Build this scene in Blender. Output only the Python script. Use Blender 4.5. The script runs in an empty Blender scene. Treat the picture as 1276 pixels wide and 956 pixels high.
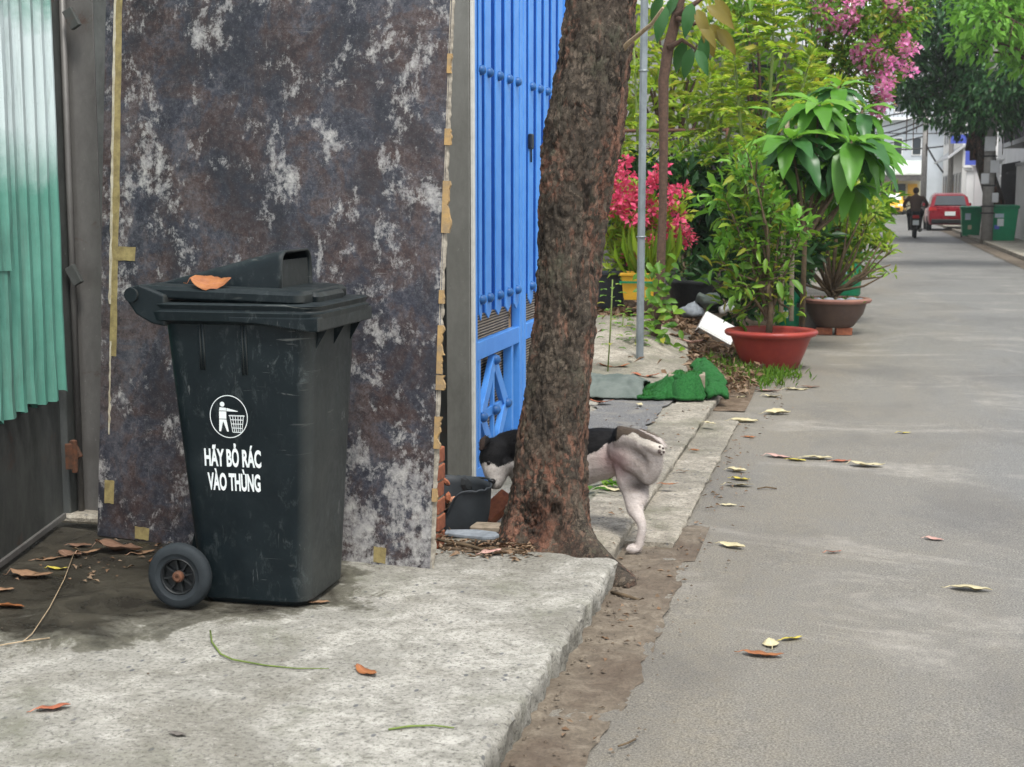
import bpy, bmesh, math, random
import numpy as np
from mathutils import Vector, Matrix, noise as mn
R=math.radians; PI=math.pi
random.seed(7); rng=np.random.default_rng(7)
S=bpy.context.scene; COL=S.collection

# ---------------------------------------------------------------- camera
F=1850.0; TH=math.atan(238/F); PSI=math.atan(432/F*math.cos(TH)); H=1.5
cd=bpy.data.cameras.new('camera'); cam=bpy.data.objects.new('camera',cd); COL.objects.link(cam)
cd.sensor_width=36; cd.lens=F/1276*36; cd.clip_start=.05; cd.clip_end=4000
cam.location=(0,0,H); cam.rotation_euler=(PI/2-TH,0,PSI)
cd.dof.use_dof=True; cd.dof.focus_distance=6.0; cd.dof.aperture_fstop=8
S.camera=cam
# ---------------------------------------------------------------- sky, sun, exposure
W=bpy.data.worlds.new('World'); S.world=W; W.use_nodes=True
wn=W.node_tree; bg=wn.nodes['Background']
sky=wn.nodes.new('ShaderNodeTexSky'); sky.sky_type='NISHITA'; sky.sun_disc=False
SUN_EL=R(62); SUN_ROT=R(148)
sky.sun_elevation=SUN_EL; sky.sun_rotation=SUN_ROT
sky.air_density=1.0; sky.dust_density=1.5; sky.ozone_density=1.0
hs=wn.nodes.new('ShaderNodeHueSaturation'); hs.inputs['Saturation'].default_value=.20
wn.links.new(sky.outputs[0],hs.inputs['Color']); wn.links.new(hs.outputs[0],bg.inputs['Color'])
bg.inputs['Strength'].default_value=.14
sl=bpy.data.lights.new('sun','SUN'); sun=bpy.data.objects.new('sun',sl); COL.objects.link(sun)
sl.energy=1.5; sl.angle=R(14); sl.color=(1,.96,.9)
d=Vector((math.sin(SUN_ROT)*math.cos(SUN_EL),math.cos(SUN_ROT)*math.cos(SUN_EL),math.sin(SUN_EL)))
sun.rotation_euler=d.to_track_quat('Z','Y').to_euler(); sun.location=(0,0,30)
S.view_settings.view_transform='Standard'; S.view_settings.look='None'
S.view_settings.exposure=1.28; S.view_settings.gamma=1
S.render.engine='CYCLES'

# ---------------------------------------------------------------- measured points: a sight line of the photograph met with a plane
_s,_c=math.sin,math.cos
FW=(-_s(PSI)*_c(TH),_c(PSI)*_c(TH),-_s(TH)); RT=(_c(PSI),_s(PSI),0); UP=(-_s(PSI)*_s(TH),_c(PSI)*_s(TH),_c(TH))
def ray(px,py):
    a=(px-638)/F; b=(478-py)/F
    return [FW[i]+a*RT[i]+b*UP[i] for i in range(3)]
def gz(px,py,z=0.):
    r=ray(px,py); t=(z-H)/r[2]; return Vector((r[0]*t,r[1]*t,z))
def gy(px,py,y):
    r=ray(px,py); t=y/r[1]; return Vector((r[0]*t,y,H+r[2]*t))
def gx(px,py,x):
    r=ray(px,py); t=x/r[0]; return Vector((x,r[1]*t,H+r[2]*t))

# ---------------------------------------------------------------- objects
def tag(o,label=None,cat=None,group=None,kind=None):
    if label: o['label']=label
    if cat: o['category']=cat
    if group: o['group']=group
    if kind: o['kind']=kind
    return o
def thing(name,loc,label,cat,group=None,rz=0):
    o=bpy.data.objects.new(name,None); COL.objects.link(o); o.location=loc; o.rotation_euler=(0,0,rz)
    o.empty_display_size=.1
    return tag(o,label,cat,group)
def org(o):
    v=Vector((0,0,0))
    while o: v=v+o.location; o=o.parent
    return v
class MB:
    def __init__(s): s.v=[]; s.f=[]
    def add(s,vs,fs):
        b=len(s.v); s.v.extend([tuple(p) for p in vs]); s.f.extend([tuple(b+i for i in f) for f in fs]); return s
    def box(s,a,b,M=None):
        x0,y0,z0=a; x1,y1,z1=b
        vs=[(x0,y0,z0),(x1,y0,z0),(x1,y1,z0),(x0,y1,z0),(x0,y0,z1),(x1,y0,z1),(x1,y1,z1),(x0,y1,z1)]
        if M is not None: vs=[M@Vector(p) for p in vs]
        return s.add(vs,[(0,3,2,1),(4,5,6,7),(0,1,5,4),(1,2,6,5),(2,3,7,6),(3,0,4,7)])
    def cbox(s,a,b,c=.004,M=None):
        # box with chamfered vertical and horizontal edges
        x0,y0,z0=a; x1,y1,z1=b
        lv=[(z0,c),(z0+c,0),(z1-c,0),(z1,c)]
        vs=[];fs=[]
        for z,i in lv:
            k=c
            pts=[(x0+k,y0+i),(x1-k,y0+i),(x1-i,y0+k),(x1-i,y1-k),(x1-k,y1-i),(x0+k,y1-i),(x0+i,y1-k),(x0+i,y0+k)]
            if i: pts=[(x0+c,y0+c),(x1-c,y0+c),(x1-c,y0+c),(x1-c,y1-c),(x1-c,y1-c),(x0+c,y1-c),(x0+c,y1-c),(x0+c,y0+c)]
            vs+= [(p[0],p[1],z) for p in pts]
        for l in range(3):
            for k in range(8): fs.append((l*8+k,l*8+(k+1)%8,(l+1)*8+(k+1)%8,(l+1)*8+k))
        fs.append((6,4,2,0)); fs.append((24,26,28,30))
        if M is not None: vs=[M@Vector(p) for p in vs]
        return s.add(vs,fs)
    def tube(s,pts,rad,n=8,cap=True,close=False):
        pts=[Vector(p) for p in pts]; m=len(pts)
        if not hasattr(rad,'__len__'): rad=[rad]*m
        vs=[];fs=[]; prev=None
        for i,p in enumerate(pts):
            t=(pts[min(i+1,m-1)]-pts[max(i-1,0)]).normalized()
            if close: t=(pts[(i+1)%m]-pts[i-1]).normalized()
            if prev is None:
                a=t.orthogonal().normalized() if abs(t.z)<.9 else t.cross(Vector((0,1,0))).normalized()
            else:
                a=(prev-t*prev.dot(t)).normalized()
            prev=a; b=t.cross(a)
            for k in range(n):
                an=2*PI*k/n; vs.append(p+(a*_c(an)+b*_s(an))*rad[i])
        for i in range(m-1 if not close else m):
            j=(i+1)%m
            for k in range(n): fs.append((i*n+k,i*n+(k+1)%n,j*n+(k+1)%n,j*n+k))
        if cap and not close:
            fs.append(tuple(range(n-1,-1,-1))); fs.append(tuple((m-1)*n+k for k in range(n)))
        return s.add(vs,fs)
    def lathe(s,prof,c=(0,0,0),n=32,M=None,sx=1,sy=1):
        vs=[];fs=[];m=len(prof)
        for r,z in prof:
            for k in range(n):
                a=2*PI*k/n; vs.append((r*_c(a)*sx,r*_s(a)*sy,z))
        for i in range(m-1):
            for k in range(n): fs.append((i*n+k,i*n+(k+1)%n,(i+1)*n+(k+1)%n,(i+1)*n+k))
        if prof[0][0]>1e-4: pass
        if M is None: M=Matrix.Translation(c)
        vs=[M@Vector(p) for p in vs]
        return s.add(vs,fs)
    def loft(s,rings,cap=True):
        n=len(rings[0]); vs=[p for r in rings for p in r]; fs=[]
        for i in range(len(rings)-1):
            for k in range(n): fs.append((i*n+k,i*n+(k+1)%n,(i+1)*n+(k+1)%n,(i+1)*n+k))
        if cap: fs.append(tuple(range(n-1,-1,-1))); fs.append(tuple((len(rings)-1)*n+k for k in range(n)))
        return s.add(vs,fs)
    def grid(s,fn,nu,nv):
        vs=[fn(i/(nu-1),j/(nv-1)) for j in range(nv) for i in range(nu)]
        fs=[(j*nu+i,j*nu+i+1,(j+1)*nu+i+1,(j+1)*nu+i) for j in range(nv-1) for i in range(nu-1)]
        return s.add(vs,fs)
    def prism(s,poly,fn,t0,t1):
        # poly: 2-D outline, fn(a,b,t)->point
        n=len(poly); vs=[fn(a,b,t0) for a,b in poly]+[fn(a,b,t1) for a,b in poly]
        fs=[tuple(range(n-1,-1,-1)),tuple(range(n,2*n))]+[(i,(i+1)%n,n+(i+1)%n,n+i) for i in range(n)]
        return s.add(vs,fs)
    def build(s,name,m,parent=None,loc=None,smooth=False,angle=None,kind=None,fix=True):
        me=bpy.data.meshes.new(name)
        if parent is not None: o0=org(parent); Rm=Matrix.Rotation(-parent.rotation_euler.z,4,'Z') if parent.parent is None else Matrix.Identity(4)
        else: o0=Vector(loc) if loc is not None else Vector((0,0,0)); Rm=Matrix.Identity(4)
        vs=np.array(s.v,dtype=float).reshape(-1,3)-np.array(o0)
        if parent is not None and abs(parent.rotation_euler.z)>1e-6: vs=vs@np.array(Rm.to_3x3()).T
        me.from_pydata(vs.tolist(),[],s.f); 
        if fix and len(s.f)<60000:
            bm=bmesh.new(); bm.from_mesh(me); bmesh.ops.recalc_face_normals(bm,faces=bm.faces); bm.to_mesh(me); bm.free()
        me.materials.append(m)
        if smooth: me.shade_smooth()
        if angle: me.set_sharp_from_angle(angle=R(angle))
        o=bpy.data.objects.new(name,me); COL.objects.link(o)
        if parent is not None: o.parent=parent
        elif loc is not None: o.location=loc
        if kind: o['kind']=kind
        return o
def bevel(o,w=.004,n=2):
    m=o.modifiers.new('bevel','BEVEL'); m.width=w; m.segments=n; m.limit_method='ANGLE'; m.angle_limit=R(40); return o
def copy_thing(root,loc,label=None,rz=None):
    r=root.copy(); COL.objects.link(r); r.location=loc
    if rz is not None: r.rotation_euler=(0,0,rz)
    if label: r['label']=label
    def rec(a,b):
        for ch in list(a.children):
            c=ch.copy(); COL.objects.link(c); c.parent=b; rec(ch,c)
    rec(root,r); return r
def remeshed(mb,name,m,voxel,smooth_it,parent=None,loc=None,colfn=None):
    """fuse overlapping lofts into one continuous skin"""
    o=mb.build(name+'_src',m,None,None)
    a=o.modifiers.new('r','REMESH'); a.mode='VOXEL'; a.voxel_size=voxel
    b=o.modifiers.new('s','SMOOTH'); b.iterations=smooth_it; b.factor=.5
    dg=bpy.context.evaluated_depsgraph_get(); dg.update()
    me=bpy.data.meshes.new_from_object(o.evaluated_get(dg))
    old=o.data; bpy.data.objects.remove(o); bpy.data.meshes.remove(old)
    me.name=name
    if colfn:
        ca=me.color_attributes.new('fur','FLOAT_COLOR','POINT')
        n=len(me.vertices); co=np.empty(n*3); me.vertices.foreach_get('co',co); co=co.reshape(-1,3)
        ca.data.foreach_set('color',np.array([(*colfn(*p),1) for p in co]).ravel())
    o0=org(parent) if parent is not None else Vector(loc or (0,0,0))
    me.transform(Matrix.Translation(-o0)); me.shade_smooth()
    me.materials.clear(); me.materials.append(m)
    ob=bpy.data.objects.new(name,me); COL.objects.link(ob)
    if parent is not None: ob.parent=parent
    else: ob.location=o0
    return ob

# ---------------------------------------------------------------- materials
def sr(h):
    h=h.lstrip('#'); return tuple(((int(h[i:i+2],16)/255)/12.92 if int(h[i:i+2],16)<11 else ((int(h[i:i+2],16)/255+.055)/1.055)**2.4) for i in (0,2,4))
class N:
    def __init__(s,name,rough=.7,metal=0,spec=.3,coord='Object'):
        s.m=bpy.data.materials.new(name); s.m.use_nodes=True; s.t=s.m.node_tree; s.b=s.t.nodes['Principled BSDF']
        s.b.inputs['Roughness'].default_value=rough; s.b.inputs['Metallic'].default_value=metal
        s.b.inputs['Specular IOR Level'].default_value=spec
        tc=s.t.nodes.new('ShaderNodeTexCoord'); s.co=tc.outputs[coord]; s.tc=tc
    def n(s,t): return s.t.nodes.new(t)
    def l(s,a,b): s.t.links.new(a,b)
    def set(s,sock,v):
        if isinstance(v,bpy.types.NodeSocket): s.l(v,sock)
        elif isinstance(v,(tuple,list)) and len(v)==3 and sock.type=='RGBA': sock.default_value=(*v,1)
        else: sock.default_value=v
    def map(s,sc=(1,1,1),rot=(0,0,0),loc=(0,0,0)):
        k=s.n('ShaderNodeMapping'); s.l(s.co,k.inputs[0]); k.inputs['Scale'].default_value=sc; k.inputs['Rotation'].default_value=rot; k.inputs['Location'].default_value=loc; return k.outputs[0]
    def noise(s,scale,detail=4,rough=.6,dist=0,vec=None):
        k=s.n('ShaderNodeTexNoise'); s.l(vec if vec is not None else s.co,k.inputs['Vector'])
        k.inputs['Scale'].default_value=scale; k.inputs['Detail'].default_value=detail; k.inputs['Roughness'].default_value=rough; k.inputs['Distortion'].default_value=dist; return k.outputs['Fac']
    def vor(s,scale,feat='F1',out='Distance',vec=None,rand=1):
        k=s.n('ShaderNodeTexVoronoi'); k.feature=feat; s.l(vec if vec is not None else s.co,k.inputs['Vector']); k.inputs['Scale'].default_value=scale; k.inputs['Randomness'].default_value=rand; return k.outputs[out]
    def ramp(s,fac,stops,interp='LINEAR'):
        k=s.n('ShaderNodeValToRGB'); s.l(fac,k.inputs[0]); e=k.color_ramp; e.interpolation=interp
        while len(e.elements)<len(stops): e.elements.new(.5)
        for i,(p,c) in enumerate(stops):
            e.elements[i].position=p
            c=(c,c,c) if isinstance(c,(int,float)) else c
            e.elements[i].color=(*c,1)
        return k.outputs[0]
    def mix(s,f,a,b,mode='MIX'):
        k=s.n('ShaderNodeMix'); k.data_type='RGBA'; k.blend_type=mode
        s.set(k.inputs[0],f); s.set(k.inputs[6],a); s.set(k.inputs[7],b); return k.outputs[2]
    def math(s,op,a,b=0,c=None):
        k=s.n('ShaderNodeMath'); k.operation=op; s.set(k.inputs[0],a); s.set(k.inputs[1],b)
        if c is not None: s.set(k.inputs[2],c)
        return k.outputs[0]
    def xyz(s,i):
        k=s.n('ShaderNodeSeparateXYZ'); s.l(s.co,k.inputs[0]); return k.outputs[i]
    def col(s,c): s.set(s.b.inputs['Base Color'],c); return s
    def rough(s,c): s.set(s.b.inputs['Roughness'],c); return s
    def bump(s,h,strength=.3,dist=.01):
        k=s.n('ShaderNodeBump'); s.set(k.inputs['Height'],h); k.inputs['Strength'].default_value=strength; k.inputs['Distance'].default_value=dist
        prev=s.b.inputs['Normal']
        if prev.is_linked: s.l(prev.links[0].from_socket,k.inputs['Normal'])
        s.l(k.outputs[0],prev); return s
def simple(name,c1,c2=None,scale=20,rough=.6,metal=0,bump=.15,bs=None,dist=.003,spec=.3):
    n=N(name,rough,metal,spec); c2=c2 or tuple(x*.75 for x in c1)
    f=n.noise(scale,5,.65); n.col(n.ramp(f,[(.35,c1),(.65,c2)]))
    n.rough(n.ramp(f,[(.3,min(1,rough+.1)),(.7,max(0,rough-.08))]))
    n.bump(n.noise(bs or scale*4,4,.6),bump,dist); return n.m
def leafmat(name,cols,trans=.35,rough=.42,vein=False):
    n=N(name,rough)
    g=n.n('ShaderNodeNewGeometry'); r=g.outputs['Random Per Island']
    k=len(cols); c=n.ramp(r,[(i/(k-1) if k>1 else 0,cols[i]) for i in range(k)])
    f=n.noise(6,3,.6); c=n.mix(n.math('MULTIPLY',f,.55),c,tuple(x*.55 for x in cols[0]))
    n.col(c)
    tr=n.n('ShaderNodeBsdfTranslucent'); tc=n.mix(.35,c,(1.0,1.0,.12),'MULTIPLY'); n.l(tc,tr.inputs[0])
    mx=n.n('ShaderNodeMixShader'); mx.inputs[0].default_value=trans
    out=n.t.nodes['Material Output']; n.l(n.b.outputs[0],mx.inputs[1]); n.l(tr.outputs[0],mx.inputs[2]); n.l(mx.outputs[0],out.inputs[0])
    return n.m
M={}
# concrete of the foreground slab: pale, pitted, stained, with a wet dark patch by the sheet-metal gate
def concrete(name,light,mid,dark,wet=False,sc=1.):
    n=N(name,.85)
    big=n.noise(1.1*sc,7,.68,.8); bl=n.noise(4.2*sc,8,.70,.6,n.map((1,1,1),(0,0,0),(5,2,1))); med=n.noise(13*sc,8,.75,.4); fine=n.noise(70*sc,6,.75)
    c=n.ramp(med,[(.33,dark),(.47,mid),(.60,light)])
    c=n.mix(n.ramp(bl,[(.40,.75),(.56,0.)]),c,tuple(x*.72 for x in mid))
    c=n.mix(n.ramp(big,[(.47,0.),(.60,.62)]),c,(.16,.15,.12))
    c=n.mix(n.ramp(fine,[(.36,.8),(.50,0.)]),c,tuple(x*.35 for x in dark))
    c=n.mix(n.ramp(n.noise(42*sc,7,.8,.5,n.map((1,1,1),(0,0,0),(1,8,1))),[(.58,0.),(.66,.55)]),c,tuple(min(1,x*1.25) for x in light))
    st=n.vor(24*sc,'F1','Distance',n.map((1,.55,1),(0,0,.5))); pk=n.noise(3.2*sc,3,.6)
    chip=n.math('MULTIPLY',n.ramp(st,[(.12,1.),(.19,0.)]),n.ramp(pk,[(.47,0.),(.57,1.)]))
    c=n.mix(n.math('MULTIPLY',chip,.8),c,(.085,.09,.10))
    st2=n.vor(70*sc,'F1','Distance'); chip2=n.math('MULTIPLY',n.ramp(st2,[(.10,1.),(.22,0.)]),n.ramp(bl,[(.42,.1),(.6,.8)]))
    c=n.mix(chip2,c,(.06,.06,.056))
    mo=n.noise(1.8,6,.72,.5,n.map((1,1,1),(0,0,0),(4,1,0)))
    c=n.mix(n.math('MULTIPLY',n.ramp(mo,[(.52,0.),(.66,.8)]),n.ramp(fine,[(.35,.3),(.6,.8)])),c,(.10,.105,.06))
    dv=n.n('ShaderNodeVectorMath'); dv.operation='ADD'; nz3=n.n('ShaderNodeTexNoise'); n.l(n.co,nz3.inputs['Vector']); nz3.inputs['Scale'].default_value=3.5; nz3.inputs['Detail'].default_value=8; sm=n.n('ShaderNodeVectorMath'); sm.operation='SCALE'; n.l(nz3.outputs['Color'],sm.inputs[0]); sm.inputs['Scale'].default_value=.75; n.l(n.co,dv.inputs[0]); n.l(sm.outputs[0],dv.inputs[1])
    ck=n.vor(.85,'DISTANCE_TO_EDGE','Distance',dv.outputs[0]); cr=n.math('MULTIPLY',n.ramp(ck,[(.003,1.),(.008,0.)]),n.ramp(n.noise(1.1,3,.5,0,n.map((1,1,1),(0,0,0),(3,3,3))),[(.60,0.),(.68,.7 if wet else .35)]))
    c=n.mix(cr,c,(.04,.035,.03))
    h=n.math('SUBTRACT',n.math('SUBTRACT',n.math('ADD',n.math('MULTIPLY',med,.7),n.math('MULTIPLY',fine,.5)),n.math('MULTIPLY',chip,.25)),n.math('MULTIPLY',cr,.5))
    if wet:
        x,y=n.xyz(0),n.xyz(1)
        dx=n.math('MULTIPLY',n.math('SUBTRACT',x,-2.95),1/1.30); dy=n.math('MULTIPLY',n.math('SUBTRACT',y,4.85),1/.92)
        dd=n.math('ADD',n.math('MULTIPLY',dx,dx),n.math('MULTIPLY',dy,dy))
        dd=n.math('ADD',dd,n.math('MULTIPLY',n.math('SUBTRACT',n.noise(3.0,8,.7,.8),.5),2.3))
        w=n.ramp(dd,[(.55,1.),(.95,.0)]); w2=n.ramp(dd,[(.9,.8),(1.6,.0)])
        c=n.mix(n.math('MULTIPLY',w2,n.ramp(fine,[(.35,1.),(.65,.7)])),c,(.085,.08,.055)); c=n.mix(n.math('MULTIPLY',w,.93),c,n.ramp(bl,[(.4,(.016,.014,.011)),(.65,(.050,.044,.031))]))
        n.rough(n.mix(w,n.ramp(med,[(.3,.95),(.7,.8)]),n.ramp(bl,[(.4,.22),(.6,.6)])))
    n.col(c); n.bump(h,.9,.012); return n.m
M['slab']=concrete('slab_concrete',(.46,.445,.40),(.34,.33,.29),(.19,.182,.155),True)
M['kerb']=concrete('kerb_concrete',(.43,.395,.325),(.32,.29,.235),(.19,.17,.135),False,1)
M['pave']=concrete('far_paving_concrete',(.40,.38,.33),(.31,.29,.24),(.18,.165,.13),False,1)
def asphalt():
    n=N('road_asphalt',.68,0,.5)
    g=n.noise(140,3,.75); med=n.noise(14,6,.7,.3); big=n.noise(.55,5,.6,.6); bs=n.noise(1.1,6,.65,.8,n.map((1.3,.35,1)))
    c=n.ramp(g,[(.34,(.048,.050,.046)),(.5,(.151,.151,.143)),(.64,(.322,.321,.305))])
    c=n.mix(n.ramp(med,[(.35,.35),(.65,0.)]),c,(.10,.095,.09))
    # dust on the kerb side, thinning towards the crown of the road
    x=n.xyz(0); d=n.math('ADD',x,n.math('MULTIPLY',n.math('SUBTRACT',bs,.5),3.2))
    du=n.ramp(n.math('MULTIPLY_ADD',d,.25,.25),[(.14,.95),(.40,.42),(.62,.03)])
    c=n.mix(n.math('MULTIPLY',du,n.ramp(med,[(.3,.55),(.7,1.)])),c,n.ramp(g,[(.36,(.090,.080,.060)),(.60,(.240,.212,.162))]))
    pl=n.math('MULTIPLY',n.ramp(n.noise(.8,7,.72,.9,n.map((.8,1.5,1),(0,0,0),(11,2,0))),[(.53,0.),(.66,.55)]),n.ramp(med,[(.35,.3),(.6,1.)])); c=n.mix(n.math('MULTIPLY',pl,n.ramp(g,[(.3,.6),(.55,1.)])),c,(.40,.375,.33))
    dk=n.ramp(n.noise(.9,5,.65,.5,n.map((1,.6,1),(0,0,0),(7,3,0))),[(.50,0.),(.66,.6)]); c=n.mix(n.math('MULTIPLY',dk,n.ramp(g,[(.3,1.),(.62,.5)])),c,(.070,.067,.064))
    n.col(c); n.bump(n.math('ADD',g,n.math('MULTIPLY',med,.5)),.65,.006); return n.m
M['road']=asphalt()
M['gutter']=None
n=N('gutter_mortar',.9); med=n.noise(12,7,.7,.3); fi=n.noise(90,5,.7); bi=n.noise(2.2,5,.6,.5)
c=n.ramp(med,[(.3,(.095,.077,.057)),(.5,(.150,.123,.092)),(.68,(.235,.20,.152))]); c=n.mix(n.ramp(bi,[(.5,0.),(.68,.7)]),c,(.085,.060,.043)); c=n.mix(n.ramp(fi,[(.35,.5),(.55,0.)]),c,(.05,.04,.03))
n.col(c); n.bump(n.math('ADD',med,n.math('MULTIPLY',fi,.5)),.7,.008); M['gutter']=n.m
n=N('patch_asphalt',.9); g=n.noise(120,4,.8); md=n.noise(6,5,.6); c=n.ramp(g,[(.35,(.05,.05,.05)),(.5,(.13,.13,.13)),(.65,(.3,.3,.295))]); c=n.mix(n.ramp(md,[(.5,0.),(.7,.6)]),c,(.26,.24,.2)); n.col(c); n.bump(g,.8,.01); M['patch']=n.m
n=N('bank_soil',.95); med=n.noise(10,8,.75,.5); c=n.ramp(med,[(.3,(.045,.03,.018)),(.5,(.12,.085,.055)),(.68,(.24,.19,.14))]); n.col(c); n.bump(med,.9,.02); M['soil']=n.m
n=N('earth',.95); med=n.noise(.8,8,.7,.5); c=n.ramp(med,[(.3,(.10,.09,.07)),(.7,(.2,.18,.15))]); n.col(c); M['earth']=n.m

# the phenolic board: slate film worn to brown and chalky scuffs
def board():
    n=N('board_film',.5)
    a=n.noise(4.5,9,.72,.5); b=n.noise(11,10,.78,.3); f1=n.noise(48,9,.82,.3); f2=n.noise(120,5,.8); st=n.noise(14,8,.75,.6,n.map((1,1,.45),(0,.2,0),(7,1,2)))
    base=n.ramp(a,[(.36,(.022,.025,.036)),(.45,(.048,.051,.066)),(.52,(.064,.047,.046)),(.60,(.056,.035,.031)),(.68,(.030,.021,.021))])
    base=n.mix(n.ramp(b,[(.40,.75),(.50,0.)]),base,(.024,.026,.033))
    base=n.mix(n.ramp(f1,[(.49,0.),(.63,.50)]),base,(.165,.16,.168)); bb_=n.noise(2.0,6,.62,.6,n.map((1,1,.7),(0,0,0),(5,3,8))); base=n.mix(n.ramp(bb_,[(.40,.65),(.52,0.)]),base,(.020,.021,.027)); base=n.mix(n.math('MULTIPLY',n.ramp(bb_,[(.52,0.),(.66,.5)]),n.ramp(b,[(.42,.2),(.6,1.)])),base,(.15,.147,.155))
    base=n.mix(n.ramp(f1,[(.38,.7),(.46,0.)]),base,(.018,.019,.024))
    base=n.mix(n.ramp(f2,[(.58,0.),(.70,.55)]),base,(.25,.245,.25))
    z=n.xyz(2); x=n.xyz(0)
    lowr=n.math('MULTIPLY',n.ramp(n.math('SUBTRACT',x,n.math('MULTIPLY',z,.55)),[(.0,0.),(.55,1.)]),.085)
    upr=n.math('MULTIPLY',n.ramp(x,[(.0,0.),(.5,1.)]),.02)
    q=n.math('ADD',n.math('ADD',n.noise(5.5,10,.72,.3,n.map((1,1,.75),(0,0,0),(3,1,5))),n.math('ADD',lowr,upr)),n.math('MULTIPLY',n.math('SUBTRACT',st,.5),.45))
    q=n.math('ADD',q,n.math('MULTIPLY',n.math('SUBTRACT',f1,.5),.45))
    w=n.ramp(q,[(.55,0.),(.60,.5),(.68,.95)])
    c=n.mix(w,base,n.ramp(n.noise(24,7,.75),[(.3,(.20,.195,.205)),(.5,(.32,.315,.31)),(.7,(.46,.45,.42))]))
    s1=n.noise(9,3,.5,0,n.map((1,1,16),(0,.5,0))); s2=n.noise(8,3,.5,0,n.map((14,1,.8),(0,.25,0)))
    sc=n.math('MAXIMUM',n.ramp(s1,[(.70,0.),(.73,.25)]),n.ramp(s2,[(.71,0.),(.74,.22)]))
    c=n.mix(sc,c,(.34,.34,.33))
    zz=n.math('FRACT',n.math('MULTIPLY',n.math('ADD',z,n.math('MULTIPLY',x,.03)),1.72)); seam=n.ramp(n.math('ABSOLUTE',n.math('SUBTRACT',zz,.5)),[(.002,.5),(.004,0.)])
    c=n.mix(n.math('MULTIPLY',seam,n.ramp(b,[(.4,0.),(.5,1.)])),c,(.02,.02,.022))
    n.col(c); n.rough(n.ramp(q,[(.5,.45),(.65,.85)])); n.bump(n.math('ADD',f1,n.math('MULTIPLY',w,.4)),.3,.003); return n.m
M['board']=board()
M['tape']=simple('brown_tape',(.33,.27,.12),(.20,.16,.075),30,.45,bump=.4)
M['torn']=simple('torn_foam_tape',(.40,.26,.11),(.26,.19,.11),25,.9,bump=.6)
M['tornpale']=simple('torn_paper',(.52,.48,.38),(.33,.29,.20),25,.9,bump=.6)
M['edge']=simple('board_edge_ply',(.36,.33,.27),(.17,.15,.12),40,.9,bump=.5)
# teal corrugated sheet with a sprayed white band
n=N('teal_sheet',.42,.0); z=n.xyz(2); nz=n.noise(5,6,.7,.6); zz=n.math('ADD',z,n.math('MULTIPLY',n.math('SUBTRACT',nz,.5),.30))
teal=n.ramp(n.noise(3,6,.7),[(.3,(.075,.235,.18)),(.7,(.13,.34,.265))])
band=n.ramp(n.math('MULTIPLY',zz,.4),[(.56,0.),(.66,.85),(.81,.9),(.88,0.)])
c=n.mix(band,teal,(.62,.70,.70)); sc=n.noise(22,7,.8,.4,n.map((1,1,.35))); c=n.mix(n.ramp(sc,[(.66,0.),(.72,.7)]),c,(.42,.5,.47)); c=n.mix(n.ramp(n.noise(9,6,.75,0,n.map((1,1,.3),(0,0,0),(5,5,5))),[(.63,0.),(.75,.55)]),c,(.10,.12,.09))
c=n.mix(n.ramp(n.noise(12,8,.78,.3,n.map((1,1,.10),(0,0,0),(2,9,4))),[(.50,0.),(.66,.45)]),c,(.10,.13,.115)); c=n.mix(n.ramp(n.noise(70,5,.8),[(.62,0.),(.72,.5)]),c,(.08,.10,.09)); n.col(c); n.bump(n.noise(8,4,.6),.25,.012); M['teal']=n.m
M['rust']=simple('rusty_steel',(.13,.055,.03),(.05,.03,.02),40,.85,bump=.6)
def steel(name,base,dark,rust=.66,rough=.5,metal=.35,sc=1):
    n=N(name,rough,metal); a=n.noise(5*sc,8,.7,.2,n.map((1,1,.5))); c=n.ramp(a,[(.33,dark),(.62,base)])
    c=n.mix(n.ramp(n.noise(40*sc,6,.8),[(.64,0.),(.72,.6)]),c,tuple(min(1,x*2.6) for x in base))
    c=n.mix(n.ramp(n.noise(3.1*sc,7,.75,.3,n.map((1,1,1),(0,0,0),(2,7,1))),[(rust,0.),(rust+.08,.8)]),c,(.10,.06,.045))
    n.col(c); n.rough(n.ramp(a,[(.3,rough+.2),(.7,rough-.1)])); n.bump(n.noise(60*sc,4,.6),.15,.003); return n.m
M['dsteel']=steel('dark_steel_sheet',(.085,.090,.084),(.042,.045,.042),.60,.55,.3)
M['post']=steel('post_steel',(.17,.165,.155),(.11,.105,.10),.62,.5,.4)
M['galv']=steel('galvanised_steel',(.21,.21,.19),(.135,.135,.12),.68,.5,.35)
M['pole']=steel('pole_galvanised',(.23,.26,.27),(.14,.16,.17),.68,.45,.4,2)
M['white']=simple('white_strip',(.62,.62,.58),(.5,.5,.46),15,.6)
def paint(name,c1,c2,rough=.35,sc=4,dirt=(.1,.1,.1),da=.35):
    n=N(name,rough); a=n.noise(sc,6,.7); c=n.ramp(a,[(.35,c1),(.65,c2)])
    c=n.mix(n.ramp(n.noise(sc*7,7,.8,.3),[(.58,0.),(.75,da)]),c,dirt); n.col(c); n.bump(n.noise(sc*12,4,.6),.12,.004); return n.m
M['blue']=paint('gate_blue_paint',(.085,.29,.73),(.055,.23,.66),.38,5,(.16,.25,.42))
M['blueshade']=paint('gate_shaded_side_blue',(.010,.08,.38),(.008,.06,.30),.45,5,(.04,.12,.3))  # darker copy of the gate blue, shade painted onto the picket sides
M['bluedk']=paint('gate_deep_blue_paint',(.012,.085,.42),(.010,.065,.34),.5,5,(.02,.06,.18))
M['knob']=paint('gate_knob_paint',(.025,.11,.30),(.02,.09,.25),.4,8,(.1,.15,.25))
M['latch']=simple('latch_steel',(.03,.04,.06),(.015,.02,.03),30,.45,.4)
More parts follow.
